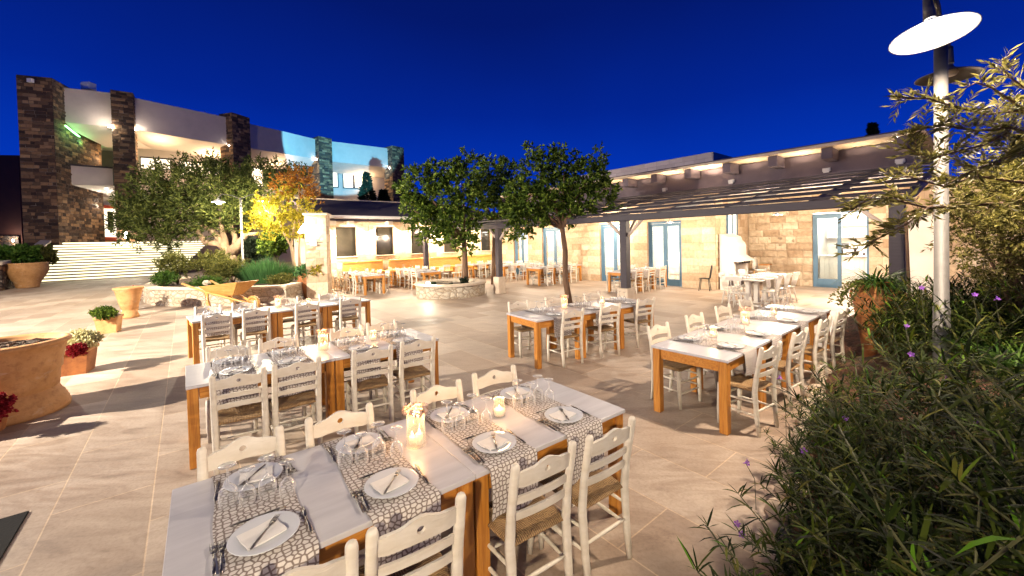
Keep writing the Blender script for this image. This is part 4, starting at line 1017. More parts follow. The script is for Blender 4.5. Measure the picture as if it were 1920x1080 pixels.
# third row by the wheelbarrow
angC = .765; PC = frame((-5.41, 6.77), angC); W = .85; nc = 'wheelbarrow row'
for i, (s0, L_) in enumerate(((0,1.28),(1.282,.92),(2.204,.92))): table(L_, W, ORD[i] + ' white topped oak table from left in the row by the wheelbarrow', PC(s0+L_/2, W/2), angC, 'white topped oak tables')
for k, s_ in enumerate((.36, .9, 1.72, 2.6)): setting(PC, angC, s_, W, nc, k, False, 31+k)
chair_row(PC, angC, [(.34,-.08,-.15),(.9,-.08,-.1),(1.74,-.09,-.1),(2.58,-.09,-.15)], nc, 'near')
chair_row(PC, angC, [(.32,.72,-.1),(.92,.74,-.06),(1.7,.74,-.1),(2.56,.74,-.05)], nc, 'far')
candle_at(PC, 1.42, .5, True, 'tall candle vase with wire rim on the row by the wheelbarrow', 1)
candle_at(PC, 1.98, .45, False, 'short candle glass on the row by the wheelbarrow', 1)
# centre row under the tree
angD = .575; PD = frame((.352, 6.184), angD); W = .88; nd = 'centre row'
for i in range(3): table(.93, W, ORD[i] + ' square white topped table from left in the centre row', PD(.466+i*.933, W/2), angD, 'white topped oak tables')
for k, s_ in enumerate((.5, 1.4, 2.33)): setting(PD, angD, s_, W, nd, k, False, 41+k)
chair_row(PD, angD, [(.60,.06,-.05),(1.42,.03,-.14),(2.38,.08,-.12)], nd, 'near')
chair_row(PD, angD, [(.38,.86,-.1),(1.22,.86,-.05),(2.2,.84,-.05)], nd, 'far')
candle_at(PD, 1.0, .52, True, 'tall candle vase on the centre row before the trees', 1)
candle_at(PD, 1.9, .48, False, 'short white candle glass on the centre row before the trees', 1)
# right row by the flowering bushes
angE = .696; PE = frame((2.112, 3.985), angE); W = .84; ne = 'right hand row'
for i in range(4): table(.975, W, ORD[i] + ' square white topped table from front in the right row', PE(.4885+i*.978, W/2), angE, 'white topped oak tables')
for k, s_ in enumerate((.54, 1.36, 2.46, 3.42)): setting(PE, angE, s_, W, ne, k, k < 2, 51+k)
chair_row(PE, angE, [(.42,-.01,-.12),(1.32,-.02,-.06),(2.33,-.03,-.05),(3.16,-.05,-.09)], ne, 'near')
chair_row(PE, angE, [(.48,.80,-.1),(1.44,.80,-.1),(2.44,.83,-.12),(3.38,.84,-.1)], ne, 'far')
candle_at(PE, .82, .50, False, 'short glowing candle glass near the front of the right row')
candle_at(PE, 1.85, .52, True, 'tall candle vase with dried flowers on the right row', 1)
candle_at(PE, 2.85, .48, False, 'short candle glass at the back of the right row', 1)

# ================================================================== FAR TABLES (building frame)
def far_row(name, x, y, L, along, n, Wd=.85, stick=False, gl=3, unit=None, sides=(1,1), white=False, coff=0.0):
    """x,y near-left corner in the building frame; along: 'x' or 'y'"""
    ang = THB if along == 'x' else THB + PI/2
    o = Wp(x, y); P = frame((o.x, o.y), ang); u = L/n
    for i in range(n): table(round(u-.004,3), Wd, ('white table ' if white else 'oak table with white top, ') + ORD[i] + ' along the ' + name, P(u*(i+.5), Wd/2), ang, 'far tables at the restaurant', white)
    k = 0; s_ = .42; rn = 0
    while s_ < L-.2:
        q = random.Random(int(x*100+s_*31+y*7))
        run_obj(Wd, 'printed linen runner, %s along the %s' % (ORD[rn], name), P(s_, Wd/2), ang, 'patterned table runners', rn)
        for side, t_ in ((0,.18),(1,Wd-.18)):
            lab = ('near','far')[side]
            put(PLATE, 'white plate on the %s side, %s runner, %s' % (lab, ORD[rn], name), P(s_, t_, ZT_), 0, 'dinner plates')
            put(NAP, 'white napkin on the %s side plate, %s runner, %s' % (lab, ORD[rn], name), P(s_, t_, ZT_), ang, 'paper napkins')
        for g_ in range(gl): put(GOB, 'upturned glass, %s on %s runner, %s' % (ORD[g_], ORD[rn], name), P(s_-.12+.12*g_, Wd/2+.04*(g_%2), ZT_), 0, 'upturned stemmed glasses')
        for side in (0, 1):
            if not sides[side]: continue
            r = ang + (PI if side else 0) + q.uniform(-.12,.12); t_ = (-.02-coff if side == 0 else Wd+.02+coff)
            lb = ('white stick back chair, ' if stick else 'cream ladder back chair, ') + ORD[k] + ', %s side of %s' % (('near','far')[side], name)
            if stick: place(WCH, lb, P(s_+q.uniform(-.04,.04), t_), r, 'white stick back chairs')
            else: put(FCH, lb, P(s_+q.uniform(-.04,.04), t_), r, GCH)
        k += 1; rn += 1; s_ += .78 if not white else .72
# tables running toward the back wing
far_row('row beside the stone pillar', -8.75, 7.75, 3.1, 'y', 3)
far_row('row between pillar and planter', -6.4, 7.4, 3.3, 'y', 3)
# tables at right angles to the restaurant wall
far_row('row behind the planter tree', -3.3, 9.55, 2.6, 'x', 2)
far_row('row left of the thin tree', -3.0, 7.35, 2.6, 'x', 2, stick=True)
far_row('row right of the thin tree', -3.15, 4.75, 2.8, 'x', 3)
far_row('row by the double doors', -2.9, .5, 2.7, 'x', 3)
far_row('white table by the rough wall', -3.15, -3.85, 2.6, 'x', 2, .9, stick=True, white=True, coff=.03)
place(WCH, 'white stick back chair at the head of the white pedestal table', Wp(-3.55,-3.4), THB - PI/2, 'white stick back chairs')
# honey coloured tables and benches along the wing wall
for i, x in enumerate((-9.3, -7.1, -4.9, -2.7)):
    t = thing('pine_bench', ORD[i] + ' honey coloured pine settle from left along the back wing wall', 'bench', Wp(x+.9, 11.0), THB, 'pine settles along the wing wall')
    m = MB(); m.box(-.95,.95,.14,.2,.45,1.12,bev=.01); m.box(-.95,.95,.1,.22,1.121,1.2,bev=.02); m.build('backrest', M_yell, t)
    m = MB(); m.box(-.95,.95,-.3,.138,.42,.48,bev=.01); m.build('seat', M_yell, t)
    for sx in (-1,1): m = MB(); m.box(sx*.88-.06,sx*.88+.06,-.28,.13,0,.418); m.build('leg', M_yell, t)
for i, x in enumerate((-7.9, -4.6)):
    t = thing('pine_table', ('left','right')[i] + ' honey coloured pine table in front of the wall settles', 'table', Wp(x, 10.1 if i == 0 else 10.2), THB, 'pine tables')
    m = MB(); m.box(-.9,.9,-.32,.32,.7,.76,bev=.01); m.build('tabletop', M_yell, t)
    for sx in (-1,1): m = MB(); m.box(sx*.7-.07,sx*.7+.07,-.25,.25,0,.698,bev=.01); m.build('leg', M_yell, t)
for i, (x, y, r) in enumerate(((-5.1,9.55,0),(-4.5,9.5,.1),(-4.0,9.6,-.1))):
    place(WCH, 'white stick back chair, %s from left in front of the pine table' % ORD[i], Wp(x, y-.15), THB+r, 'white stick back chairs')
# black bentwood chair by the oven, high chair
bc = thing('black_chair', 'dark bentwood chair standing left of the stepped white oven', 'chair', Wp(-.35,-1.05), THB+.3)
m = MB(); m.lathe([(0,.44),(.19,.44),(.2,.455),(0,.46)],18); m.build('seat', M_blackm, bc)
for sx in (-1,1):
    for sy in (-1,1): m = MB(); m.tube([(sx*.13,sy*.13,.44),(sx*.18,sy*.18,0)],.014,6); m.build('leg', M_blackm, bc)
for k in range(5):
    m = MB(); x = -.13+.065*k; m.tube([(x,-.17,.45),(x*1.2,-.22,.7),(x*1.1,-.24,.9-abs(x)*.4)],.011,6); m.build('spindle', M_blackm, bc)
m = MB(); m.tube([(-.17,-.17,.45),(-.2,-.22,.75),(-.12,-.24,.9),(0,-.245,.93),(.12,-.24,.9),(.2,-.22,.75),(.17,-.17,.45)],.014,6); m.build('back_hoop', M_blackm, bc)
hc = thing('high_chair', 'white padded high chair with wooden tray before the rough stone wall', 'high chair', Wp(1.9,-2.1), THB)
hcl = MB(); hcl.lathe([(0,0),(.2,0),(.22,.03),(.2,.06),(0,.06)],20,c=(0,0,.62)); hcl.build('seat', M_chairw, hc)
m = MB(); vs=[];fs=[]
for i in range(13):
    a = PI*i/12; x = .24*math.cos(a); vs += [(x,.12,.66),(x*1.05,.16,.72+.42*math.sin(a)**.5),(x*.8,.2,.72+.36*math.sin(a)**.5),(x*.8,.2,.66)]
for i in range(12):
    for k in range(4): fs.append((4*i+k,4*i+4+k,4*i+4+(k+1)%4,4*i+(k+1)%4))
m.add(vs,fs,0,True); m.build('backrest', M_chairw, hc)
m = MB(); m.box(-.24,.24,-.34,-.02,.84,.87,bev=.012); m.build('tray', M_oak, hc)
for sx in (-1,1):
    for sy in (-1,1): m = MB(); m.tube([(sx*.14,sy*.14,.62),(sx*.24,sy*.24,0)],.018,6); m.build('leg', M_yell, hc)

# ================================================================== STREET LAMPS
def lamp_head(root, p, axis, r=.275, tilt=0.0, lit=True):
    """wide shallow enamel shade hanging from a short stem"""
    M_ = Matrix.Translation(p) @ Matrix.Rotation(tilt, 4, axis) @ Matrix.Rotation(-.16 if lit else 0, 4, 'X')
    m = MB(); m.lathe([(.035,.13),(.05,.09),(.1,.06),(.2,.026),(r,-.008),(r+.004,-.016),(r-.004,-.012),(.2,.022),(.1,.064),(.035,.1)], 36, M=M_)
    sh = m.build('lamp_shade', M_galv if not lit else M_shadein, root)
    m = MB(); m.tube([M_ @ Vector((0,0,.14)), M_ @ Vector((0,0,.34))], [.045,.03], 12); m.build('stem', M_galv, root)
    m = MB(); m.lathe([(0,-.005),(.07,.0),(.085,.03),(.06,.07),(0,.085)], 20, M=M_); m.build('bulb', M_bulbn if lit else M_gutter, sh)
    return M_
M_shadein = simple('white_enamel', (.8,.78,.74), (.76,.74,.7), .35, 5, bstr=0)
near = thing('street_lamp', 'tall galvanised lamp post with two saucer heads rising from the flowering bushes', 'street lamp')
pb = at(1765, 430, 4.2); bx, by = pb.x, 4.2
m = MB(); m.tube([(bx,by,0),(bx,by,1.2),(bx,by,1.201),(bx,by,4.02)], [.068,.066,.058,.052], 20); m.build('pole', M_galv, near)
h1 = at(1748, 63, 3.62); h2 = at(1778, 142, 4.86)
top = Vector((bx,by,4.02)); 
for hpos, lit in ((h1, True), (h2, False)):
    Mh = lamp_head(near, hpos, 'Y', .285, .03 if lit else .05, lit)
    m = MB(); m.tube([top+Vector((0,0,-.08)), top.lerp(hpos+Vector((0,0,.36)), .5)+Vector((0,0,.08)), hpos+Vector((0,0,.34))], [.03,.028,.026], 10); m.build('arm', M_galv, near)
for z_ in (2.55, 3.35): m = MB(); m.lathe([(.052,-.02),(.066,-.018),(.066,.018),(.052,.02)], 18, c=(bx,by,z_)); m.build('pole_band', M_steel, near)
lamp('near_lamp_light', 'SPOT', h1+Vector((0,0,-.035)), 360, (1,.80,.60), None, .10, (0,0,0), math.radians(172), .25)
lamp('near_lamp_up', 'POINT', h1+Vector((0,0,-.05)), 4, (1,.9,.8), None, .05)
def street_lamp(loc, lb, rz, hgt=4.05, e=500):
    t = thing('street_lamp', lb, 'street lamp', loc, rz)
    m = MB(); m.tube([(0,0,0),(0,0,1.1),(0,0,1.101),(0,0,hgt)], [.065,.062,.05,.045], 12); m.build('pole', M_galv, t)
    for s_ in (-1,1):
        m = MB(); m.tube([(0,0,hgt-.05),(s_*.35,0,hgt+.12),(s_*.75,0,hgt+.18),(s_*.92,0,hgt+.05),(s_*.92,0,hgt-.02)], .018, 8); m.build('arm', M_galv, t)
        M_ = Matrix.Translation((s_*.92,0,hgt-.14))
        m = MB(); m.lathe([(.03,.13),(.07,.09),(.2,.01),(.26,-.03),(.25,-.028),(.07,.07)], 24, M=M_); sh = m.build('lamp_shade', M_shadein, t)
        m = MB(); m.lathe([(0,-.13),(.08,-.1),(.105,-.04),(.07,.03),(0,.05)], 14, M=M_); m.build('bulb', M_bulb, sh)
        lamp('street_lamp_light', 'POINT', (s_*.92,0,hgt-.3), e, (1,.84,.6), t, .08)
    return t
street_lamp(at(450,450,17.9)*Vector((1,1,0)) if False else Vector((at(456,500,17.9).x,17.9,.4)), 'slim two headed lamp post shining in the raised bed before the olive tree', .1, 3.75, 420)
street_lamp(Vector((-13.2,.9,0)), 'tall two headed lamp post beyond the left edge lighting the flower pots', .8, 5.4, 1)
street_lamp(Vector((-21,12.5,0)), 'added unseen two headed lamp post beyond the left edge lighting the foot of the stairs', .2, 6.2, 1)  # post added to house the extra light at the stairs
street_lamp(Vector((-.6,-3.7,0)), 'added unseen two headed lamp post standing behind the viewpoint lighting the nearest chairs', 1.57, 3.4, 1)  # post added to house the rear spot
lamp('left_flood', 'SPOT', (-12.56,1.56,4.95), 7500, (1,.88,.72), None, .10, aim((-12.56,1.56,4.95),(-9.2,8.2,0)), math.radians(122), 1.0)
lamp('rear_fill_spot', 'SPOT', (-.6,-2.78,3.05), 430, (1,.82,.56), None, .08, aim((-.6,-2.78,3.05),(-.3,2.2,.8)), math.radians(70), .5)  # added spot that warms the near chair backs
lamp('stairs_fill_light', 'POINT', (-21,13,6.0), 1300, (1,.88,.68), size=.3)  # added unseen light to brighten the stairs and left plaza

# ================================================================== POTS, MAT, WHEELBARROW
def urn(name, lb, cat, c, prof, mat_, n=40, soil=None, par=None):
    t = thing(name, lb, cat, c)
    m = MB(); m.lathe(prof, n); m.build('pot', mat_, t)
    if soil:
        m = MB(); m.lathe([(0,soil[1]+.01),(soil[0]*.6,soil[1]+.015),(soil[0],soil[1])], 24); m.build('soil', M_bedsoil, t)
    return t
c = Vector((-6.28,4.95,0))
bigp = urn('planter_pot', 'huge terracotta pot with broad rim and ringed foot at the left edge', 'pot', c,
    [(0,0),(.535,0),(.545,.04),(.54,.07),(.53,.09),(.53,.11),(.515,.13),(.515,.15),(.495,.17),(.495,.19),(.47,.215),(.455,.26),(.435,.275),(.43,.285),(.45,.30),(.455,.36),(.465,.5),(.485,.52),(.49,.62),(.515,.74),(.535,.83),(.565,.845),(.575,.875),(.56,.895),(.52,.905),(.50,.87),(.46,.78),(0,.77)], M_terra, 64, (.5,.835))
t = bigp
for k in range(16):
    a = rnd.uniform(0,2*PI); rr = rnd.uniform(.05,.42); m = MB(); q = Vector((rr*math.cos(a),rr*math.sin(a),.86)); d = Vector((rnd.uniform(-.12,.12),rnd.uniform(-.12,.12),rnd.uniform(-.005,.03)))
    m.tube([q-d,q+d*.2+Vector((0,0,.015)),q+d],[.004,.012,.005],5); m.build('bark_chip', M_bark, t)
urn('planter_pot', 'tapered terracotta pot on a waisted foot beyond the small square planter', 'pot', gnd(231,598)+Vector((0,.2,0)),
    [(0,0),(.2,0),(.225,.03),(.2,.12),(.17,.2),(.155,.235),(.18,.26),(.22,.4),(.27,.62),(.31,.82),(.34,.84),(.35,.88),(.34,.9),(.31,.9),(.29,.84),(0,.82)], M_terra, 48, (.3,.85))
BOXES = []
def boxpot(lb, c, s_, h_, rz):
    t = thing('square_planter', lb, 'planter', c, rz)
    m = MB(); a = s_*.5; b = s_*.42
    m.add([(-b,-b,0),(b,-b,0),(b,b,0),(-b,b,0),(-a,-a,h_-.06),(a,-a,h_-.06),(a,a,h_-.06),(-a,a,h_-.06)], [(3,2,1,0),(0,1,5,4),(1,2,6,5),(2,3,7,6),(3,0,4,7)])
    m.build('box', M_terra2 if 'orange' in lb else M_terra, t); r = a+.02
    m = MB(); m.box(-r,r,-r,-r+.035,h_-.06,h_,bev=.008); m.box(-r,r,r-.035,r,h_-.06,h_,bev=.008); m.box(-r,-r+.035,-r+.035,r-.035,h_-.06,h_,bev=.008); m.box(r-.035,r,-r+.035,r-.035,h_-.06,h_,bev=.008); m.build('rim', M_terra, t)
    m = MB(); m.box(-a+.02,a-.02,-a+.02,a-.02,h_-.05,h_-.03); m.build('soil', M_bedsoil, t); return t
bp1 = boxpot('small square terracotta planter holding a round green cushion plant', gnd(196,625)+Vector((0,.12,0)), .40, .40, .5)
bp2 = boxpot('orange square terracotta planter with pale and red flowers beside the huge pot', gnd(124,706)+Vector((-.06,.2,0)), .42, .42, .5)
bp3 = boxpot('narrow terracotta planter half hidden behind the waisted pot', gnd(242,584)+Vector((0,.1,0)), .3, .5, .4)
def mat_():
    a = gnd(55,960); e = Vector((math.cos(TH),math.sin(TH),0)); n = Vector((-e.y,e.x,0))
    m = MB(); M_ = Matrix.Translation(a) @ Matrix.Rotation(TH,4,'Z'); m.box(-.9,0,-1.4,0,.0,.014,bev=.004,M=M_); o = m.build('floor_mat', M_black); tag(o,'dark rectangular mat lying on the paving at the left edge','mat')
mat_()
# big leaning amphora by the pillar and tall orange amphora by the bushes
urn('amphora', 'tall brown oil jar with foliage standing against the square stone pillar', 'jar', gnd(577,560)+Vector((-.1,.3,0)),
    [(0,0),(.19,0),(.22,.06),(.3,.3),(.37,.55),(.38,.75),(.34,.92),(.27,1.0),(.26,1.06),(.3,1.1),(.27,1.1),(.23,1.04),(0,.98)], M_terra2, 40, (.24,1.03))
am = urn('amphora', 'big orange storage jar with lug handles between the right row and the bushes', 'jar', Vector((at(1645,600,5.75).x, 5.75, 0)),
    [(0,0),(.13,0),(.14,.05),(.17,.3),(.21,.6),(.25,.85),(.27,1.0),(.262,1.1),(.22,1.19),(.18,1.24),(.17,1.28),(.205,1.3),(.19,1.31),(.155,1.26),(0,1.22)], M_terra2, 48, (.19,1.25))
for a in (PI*.95, PI*1.6, PI*.3):
    m = MB(); d = Vector((math.cos(a),math.sin(a),0)); m.tube([d*.255+Vector((0,0,1.18)), d*.33+Vector((0,0,1.16)), d*.34+Vector((0,0,1.08)), d*.295+Vector((0,0,1.04))], .018, 8); m.build('handle', M_terra2, am)
urn('planter_pot', 'wide orange terracotta bowl of leafy plants at the foot of the lit stairs', 'pot', gnd(36,541)+Vector((0,.4,0)),
    [(0,0),(.42,0),(.45,.08),(.5,.3),(.72,.7),(.82,.95),(.84,1.15),(.8,1.3),(.84,1.38),(.8,1.4),(.74,1.3),(0,1.25)], M_terra, 48, (.76,1.3))
# wheelbarrow
wb = thing('wheelbarrow', 'varnished wooden garden wheelbarrow parked in front of the raised bed', 'wheelbarrow', Vector((-9.05,12.95,0)), -.25)
wb.scale = (1.12,1.12,1.12)
for s_ in (-1,1):
    m = MB(); m.tube([(-1.25,s_*.42,.78),(-.6,s_*.34,.56),(.4,s_*.14,.28),(.75,s_*.08,.2)],[.028,.032,.035,.03],6); m.build('handle_shaft', M_barrow, wb)
    m = MB(); m.tube([(-.5,s_*.33,.54),(-.42,s_*.35,.25),(-.3,s_*.37,0)],[.045,.04,.035],6,flat=1.6); m.build('leg', M_barrow, wb)
m = MB(); th=.025
bot=[(-.4,-.2),( .25,-.14),(.25,.14),(-.4,.2)]; topp=[(-.62,-.42),(.62,-.34),(.62,.34),(-.62,.42)]; zb=.44; zt=.70
def plank(a,b,c_,d):
    A=[Vector(p) for p in (a,b,c_,d)]; nr=(A[1]-A[0]).cross(A[3]-A[0]).normalized()*th; m=MB(); m.add(A+[p+nr for p in A],[(0,1,2,3),(7,6,5,4),(0,4,5,1),(1,5,6,2),(2,6,7,3),(3,7,4,0)]); return m
B=[(x,y,zb) for x,y in bot]; T=[(x,y,zt+(.12 if x>0 else 0)) for x,y in topp]
for i in range(4): plank(B[i],B[(i+1)%4],T[(i+1)%4],T[i]).build('side_board', M_barrow, wb)
plank(B[0],B[3],B[2],B[1]).build('bottom_board', M_barrow, wb)
m = MB(); 
Mw = Matrix.Translation((.78,0,.2)) @ Matrix.Rotation(PI/2,4,'X'); m.lathe([(.0,-.03),(.05,-.04),(.06,-.03),(.14,-.025),(.14,-.04),(.2,-.04),(.2,.04),(.14,.04),(.14,.025),(.06,.03),(.05,.04),(0,.03)],28,M=Mw); m.build('wheel', M_barrow, wb)
# ================================================================== VEGETATION
def leaf(V, Fa, p, d, L, wd, r_, fold=.25):
    """diamond leaf of two triangles pairs, own island"""
    d = d.normalized(); s_ = d.cross(Vector((r_.uniform(-1,1), r_.uniform(-1,1), r_.uniform(-.2,1)))).normalized(); up = s_.cross(d)
    b = len(V); m_ = p + d*L*.5
    V += [tuple(p), tuple(m_ + s_*wd*.5 + up*wd*fold), tuple(p + d*L), tuple(m_ - s_*wd*.5 + up*wd*fold)]
    Fa += [(b, b+1, b+2), (b, b+2, b+3)]
def blade(V, Fa, p, d, L, wd, droop, seg=3):
    d = d.normalized(); s_ = d.cross(Vector((0,0,1)))
    s_ = s_.normalized() if s_.length > .05 else Vector((1,0,0))
    b = len(V); q = p.copy(); dd = d.copy()
    for i in range(seg+1):
        f = i/seg; w_ = wd*(.35+1.3*f if f < .5 else 2*(1-f)*1.0)*.5 if i < seg else 0
        if i < seg: V += [tuple(q - s_*w_), tuple(q + s_*w_)]
        else: V.append(tuple(q))
        dd = (dd + Vector((0,0,-droop/seg))).normalized(); q = q + dd*(L/seg)
    for i in range(seg-1): a = b+2*i; Fa.append((a, a+1, a+3, a+2))
    a = b+2*(seg-1); Fa.append((a, a+1, b+2*seg))
def sprays(blobs, nper, L, wd, r_, twig=.25, lpt=11, up=.25, narrow=False, hollow=.35):
    V = []; Fa = []
    for c, rad, wgt in blobs:
        R = Vector(rad)
        for _ in range(int(nper*wgt)):
            u = Vector((r_.gauss(0,1), r_.gauss(0,1), r_.gauss(0,1))).normalized(); f = hollow + (1-hollow)*r_.random()**.5
            f *= .80 + .38*mnoise.noise(u*2.1 + c*1.7) 
            p = c + Vector((u.x*R.x, u.y*R.y, u.z*R.z))*f
            d = (u + Vector((r_.uniform(-.7,.7), r_.uniform(-.7,.7), r_.uniform(-.5,.7)+up))).normalized()
            for k in range(lpt):
                t_ = (k+.5)/lpt; q = p + d*twig*t_
                ld = (d*.6 + Vector((r_.uniform(-1,1), r_.uniform(-1,1), r_.uniform(-.8,1)))).normalized()
                leaf(V, Fa, q, ld, L*r_.uniform(.7,1.25), wd*r_.uniform(.8,1.2), r_)
    m = MB(); m.v = V; m.f = [list(f) for f in Fa]; m.m = [0]*len(Fa); m.sm = [False]*len(Fa); return m
def pxblobs(Y, lst, dep=.8):
    out = []
    for px, py, r in lst:
        c = at(px, py, Y); R = r/F_PX*Y; out.append((c + Vector((0, rnd.uniform(-.25,.25)*R, 0)), (R, R*dep, R), (r/35)**2))
    return out
def tree(name, label, cat, base, trunks, blobs, nper, L, wd, lm, bark, seed, group=None, twig=.25, lpt=11, **kw):
    t = thing(name, label, cat, group=group); r_ = random.Random(seed)
    m = MB()
    for path, rads in trunks: m.tube(path, rads, 10)
    m.build('trunk', bark, t)
    sprays(blobs, nper, L, wd, r_, twig, lpt, **kw).build('crown', lm, t, fix=False)
    return t
def limbs(top, blobs, r0, k=7, seed=1):
    r_ = random.Random(seed); out = []
    for c, R, w_ in sorted(blobs, key=lambda b: -b[2])[:k]:
        mid = top.lerp(c, .5) + Vector((r_.uniform(-.1,.1), r_.uniform(-.1,.1), .05)); out.append(([top, mid, c], [r0*.7, r0*.45, r0*.15]))
    return out
# planter ring with carob tree
pc = Vector((-2.35, 15.3, 0))
pl_ = thing('tree_planter', 'round low stone planter ring holding the left patio tree', 'planter', pc)
m = MB(); m.lathe([(1.28,0),(1.30,.42),(1.0,.42),(1.0,.3)], 48); m.build('wall', M_bed, pl_)
m = MB(); m.lathe([(1.34,.422),(1.35,.47),(1.33,.49),(.97,.49),(.95,.45),(.97,.422)], 48); m.build('coping', M_cap, pl_)
m = MB(); m.lathe([(0,.40),(.6,.39),(.99,.36)], 32); m.build('soil', M_bedsoil, pl_)
q = Vector((-3.0, 14.25, .55)); o = MB().lathe([(0,-.06),(.06,-.04),(.07,0),(.04,.05),(0,.06)],12,c=tuple(q)).build('ground_light', M_bulb); tag(o,'small round light glowing on the rim of the stone planter','light')
lamp('planter_light', 'POINT', q+Vector((0,-.1,.12)), 28, (1,.85,.6), size=.05)
b1 = pxblobs(15.4, [(790,350,36),(828,385,42),(868,345,36),(800,415,36),(862,425,38),(884,305,20),(765,355,16),(775,395,24),(848,318,22),(870,458,20),(835,440,22),(815,325,24),(893,380,26)])
tb = Vector((-1.82, 15.4, .38)); tt = at(870, 450, 15.4)
tree('carob_tree', 'round crowned evergreen tree growing from the stone planter ring', 'tree', tb, [([tb, tb.lerp(tt,.5)+Vector((.02,0,0)), tt], [.13,.105,.09])]+limbs(tt, b1, .09), b1, 84, .17, .085, L_carob, M_bark, 5, 'patio evergreen trees', .28)
b3 = pxblobs(18.5, [(925,325,32),(950,365,34),(925,395,34),(905,365,26),(948,318,20),(935,425,22),(965,400,24),(966,358,22),(900,345,20)])
tb = at(925, 560, 18.5); tb.z = 0; tt = at(927, 430, 18.5)
tree('carob_tree', 'dark evergreen tree standing behind the second pergola post', 'tree', tb, [([tb, tt], [.1,.08])]+limbs(tt, b3, .08), b3, 84, .19, .095, L_carob, M_bark, 6, 'patio evergreen trees', .3)
b2 = pxblobs(12.6, [(1008,318,28),(1058,312,34),(1108,330,32),(1118,296,13),(996,290,13),(1040,355,40),(1090,372,38),(988,375,34),(1138,358,20),(1152,382,13),(975,425,20),(1002,415,24),(1032,398,28),(962,438,12),(1070,398,24),(1045,288,12),(968,352,20),(966,395,22)])
tb = gnd(1066,563); tb = Vector((1.75,12.6,0)); tt = at(1054, 428, 12.6)
tree('carob_tree', 'tall thin trunked evergreen tree in front of the restaurant wall', 'tree', tb, [([tb, tb.lerp(tt,.35)+Vector((-.05,0,0)), tb.lerp(tt,.7)+Vector((.03,0,0)), tt], [.105,.09,.08,.075])]+limbs(tt, b2, .08, 9), b2, 84, .145, .072, L_carob, M_bark, 7, 'patio evergreen trees', .26)
# plants inside planter ring
for i, (x, y, s_) in enumerate(((.55,-.35,.34),(-.55,-.5,.2),(.1,-.6,.16))):
    r_ = random.Random(60+i); t = thing('succulent_plant', ('bushy dark succulent right of the trunk in the planter ring','small spiky dark plant left of the planter light','low dark plant in front of the planter trunk')[i], 'plant', pc+Vector((x,y,.38)))
    V=[];Fa=[]
    for k in range(90): a=r_.uniform(0,2*PI); leaf(V,Fa,Vector((math.cos(a)*s_*.3*r_.random(),math.sin(a)*s_*.3*r_.random(),s_*r_.random()*.6)),Vector((math.cos(a),math.sin(a),r_.uniform(.2,1.6))),s_*.45,s_*.2,r_)
    m=MB(); m.add(V,Fa); m.build('foliage', L_dark, t, fix=False)

# raised bed on the left
bt = [(-15.8,19.5),(-14.9,16.6),(-13.95,15.2),(-12.9,14.35),(-11.8,13.92),(-10.2,13.72),(-9.0,13.7),(-7.85,13.95),(-7.9,17.2),(-9.2,21.5),(-13,23)]
bedt = thing('raised_bed', 'long raised planting bed with curved pale fieldstone wall on the left', 'planting bed')
m = MB(); c_ = MB(); nb_ = len(bt)
cen = Vector((-11.5,18,0))
inn = [(cen.x+(x-cen.x)*.92, cen.y+(y-cen.y)*.92) for x,y in bt]; outc = [(cen.x+(x-cen.x)*1.012, cen.y+(y-cen.y)*1.012) for x,y in bt]
for i in range(nb_-1):
    a,b,c2,d2 = bt[i],bt[i+1],inn[i+1],inn[i]
    m.add([(a[0],a[1],0),(b[0],b[1],0),(b[0],b[1],.56),(a[0],a[1],.56)],[(0,1,2,3)])
    A,B = outc[i],outc[i+1]
    c_.add([(A[0],A[1],.563),(B[0],B[1],.563),(c2[0],c2[1],.563),(d2[0],d2[1],.563),(A[0],A[1],.63),(B[0],B[1],.63),(c2[0],c2[1],.63),(d2[0],d2[1],.63)],[(3,2,1,0),(4,5,6,7),(0,1,5,4),(2,3,7,6)])
m.build('wall', M_bed, bedt); c_.build('coping', M_cap, bedt)
m = MB(); m.add([(x,y,.56) for x,y in inn],[tuple(range(nb_))]); m.build('soil', M_bedsoil, bedt)
# ancient olive
bo = pxblobs(20.5, [(250,398,34),(290,372,42),(340,350,42),(392,338,38),(300,418,44),(358,398,48),(432,345,38),(482,340,34),(535,352,26),(420,395,38),(395,425,28),(255,438,24),(325,448,24),(450,410,28),(562,335,20),(512,322,20),(235,420,18),(400,306,14),(348,312,14),(280,330,16),(470,375,30)])
ob = at(432, 487, 20.5); ob.z = .5
P_ = lambda px,py,Y=20.4: at(px,py,Y)
tree('olive_tree', 'ancient spreading olive tree with pale twisted limbs in the raised bed', 'tree', ob,
     [([ob, P_(430,470), P_(410,455), P_(385,455), P_(372,435), P_(362,424)], [.42,.3,.2,.14,.11,.08]), ([P_(428,472), P_(412,448), P_(398,432), P_(380,424), P_(366,422)], [.24,.17,.12,.09,.06]),
      ([P_(432,474), P_(448,458), P_(462,440), P_(484,438)], [.3,.2,.14,.09]), ([P_(425,470), P_(420,445), P_(415,425), P_(410,400)], [.18,.14,.1,.07]), ([P_(440,470), P_(441,445), P_(432,420)], [.16,.12,.08])],
     bo, 115, .22, .062, L_olive, M_olbark, 8, twig=.5, lpt=13, up=.5)
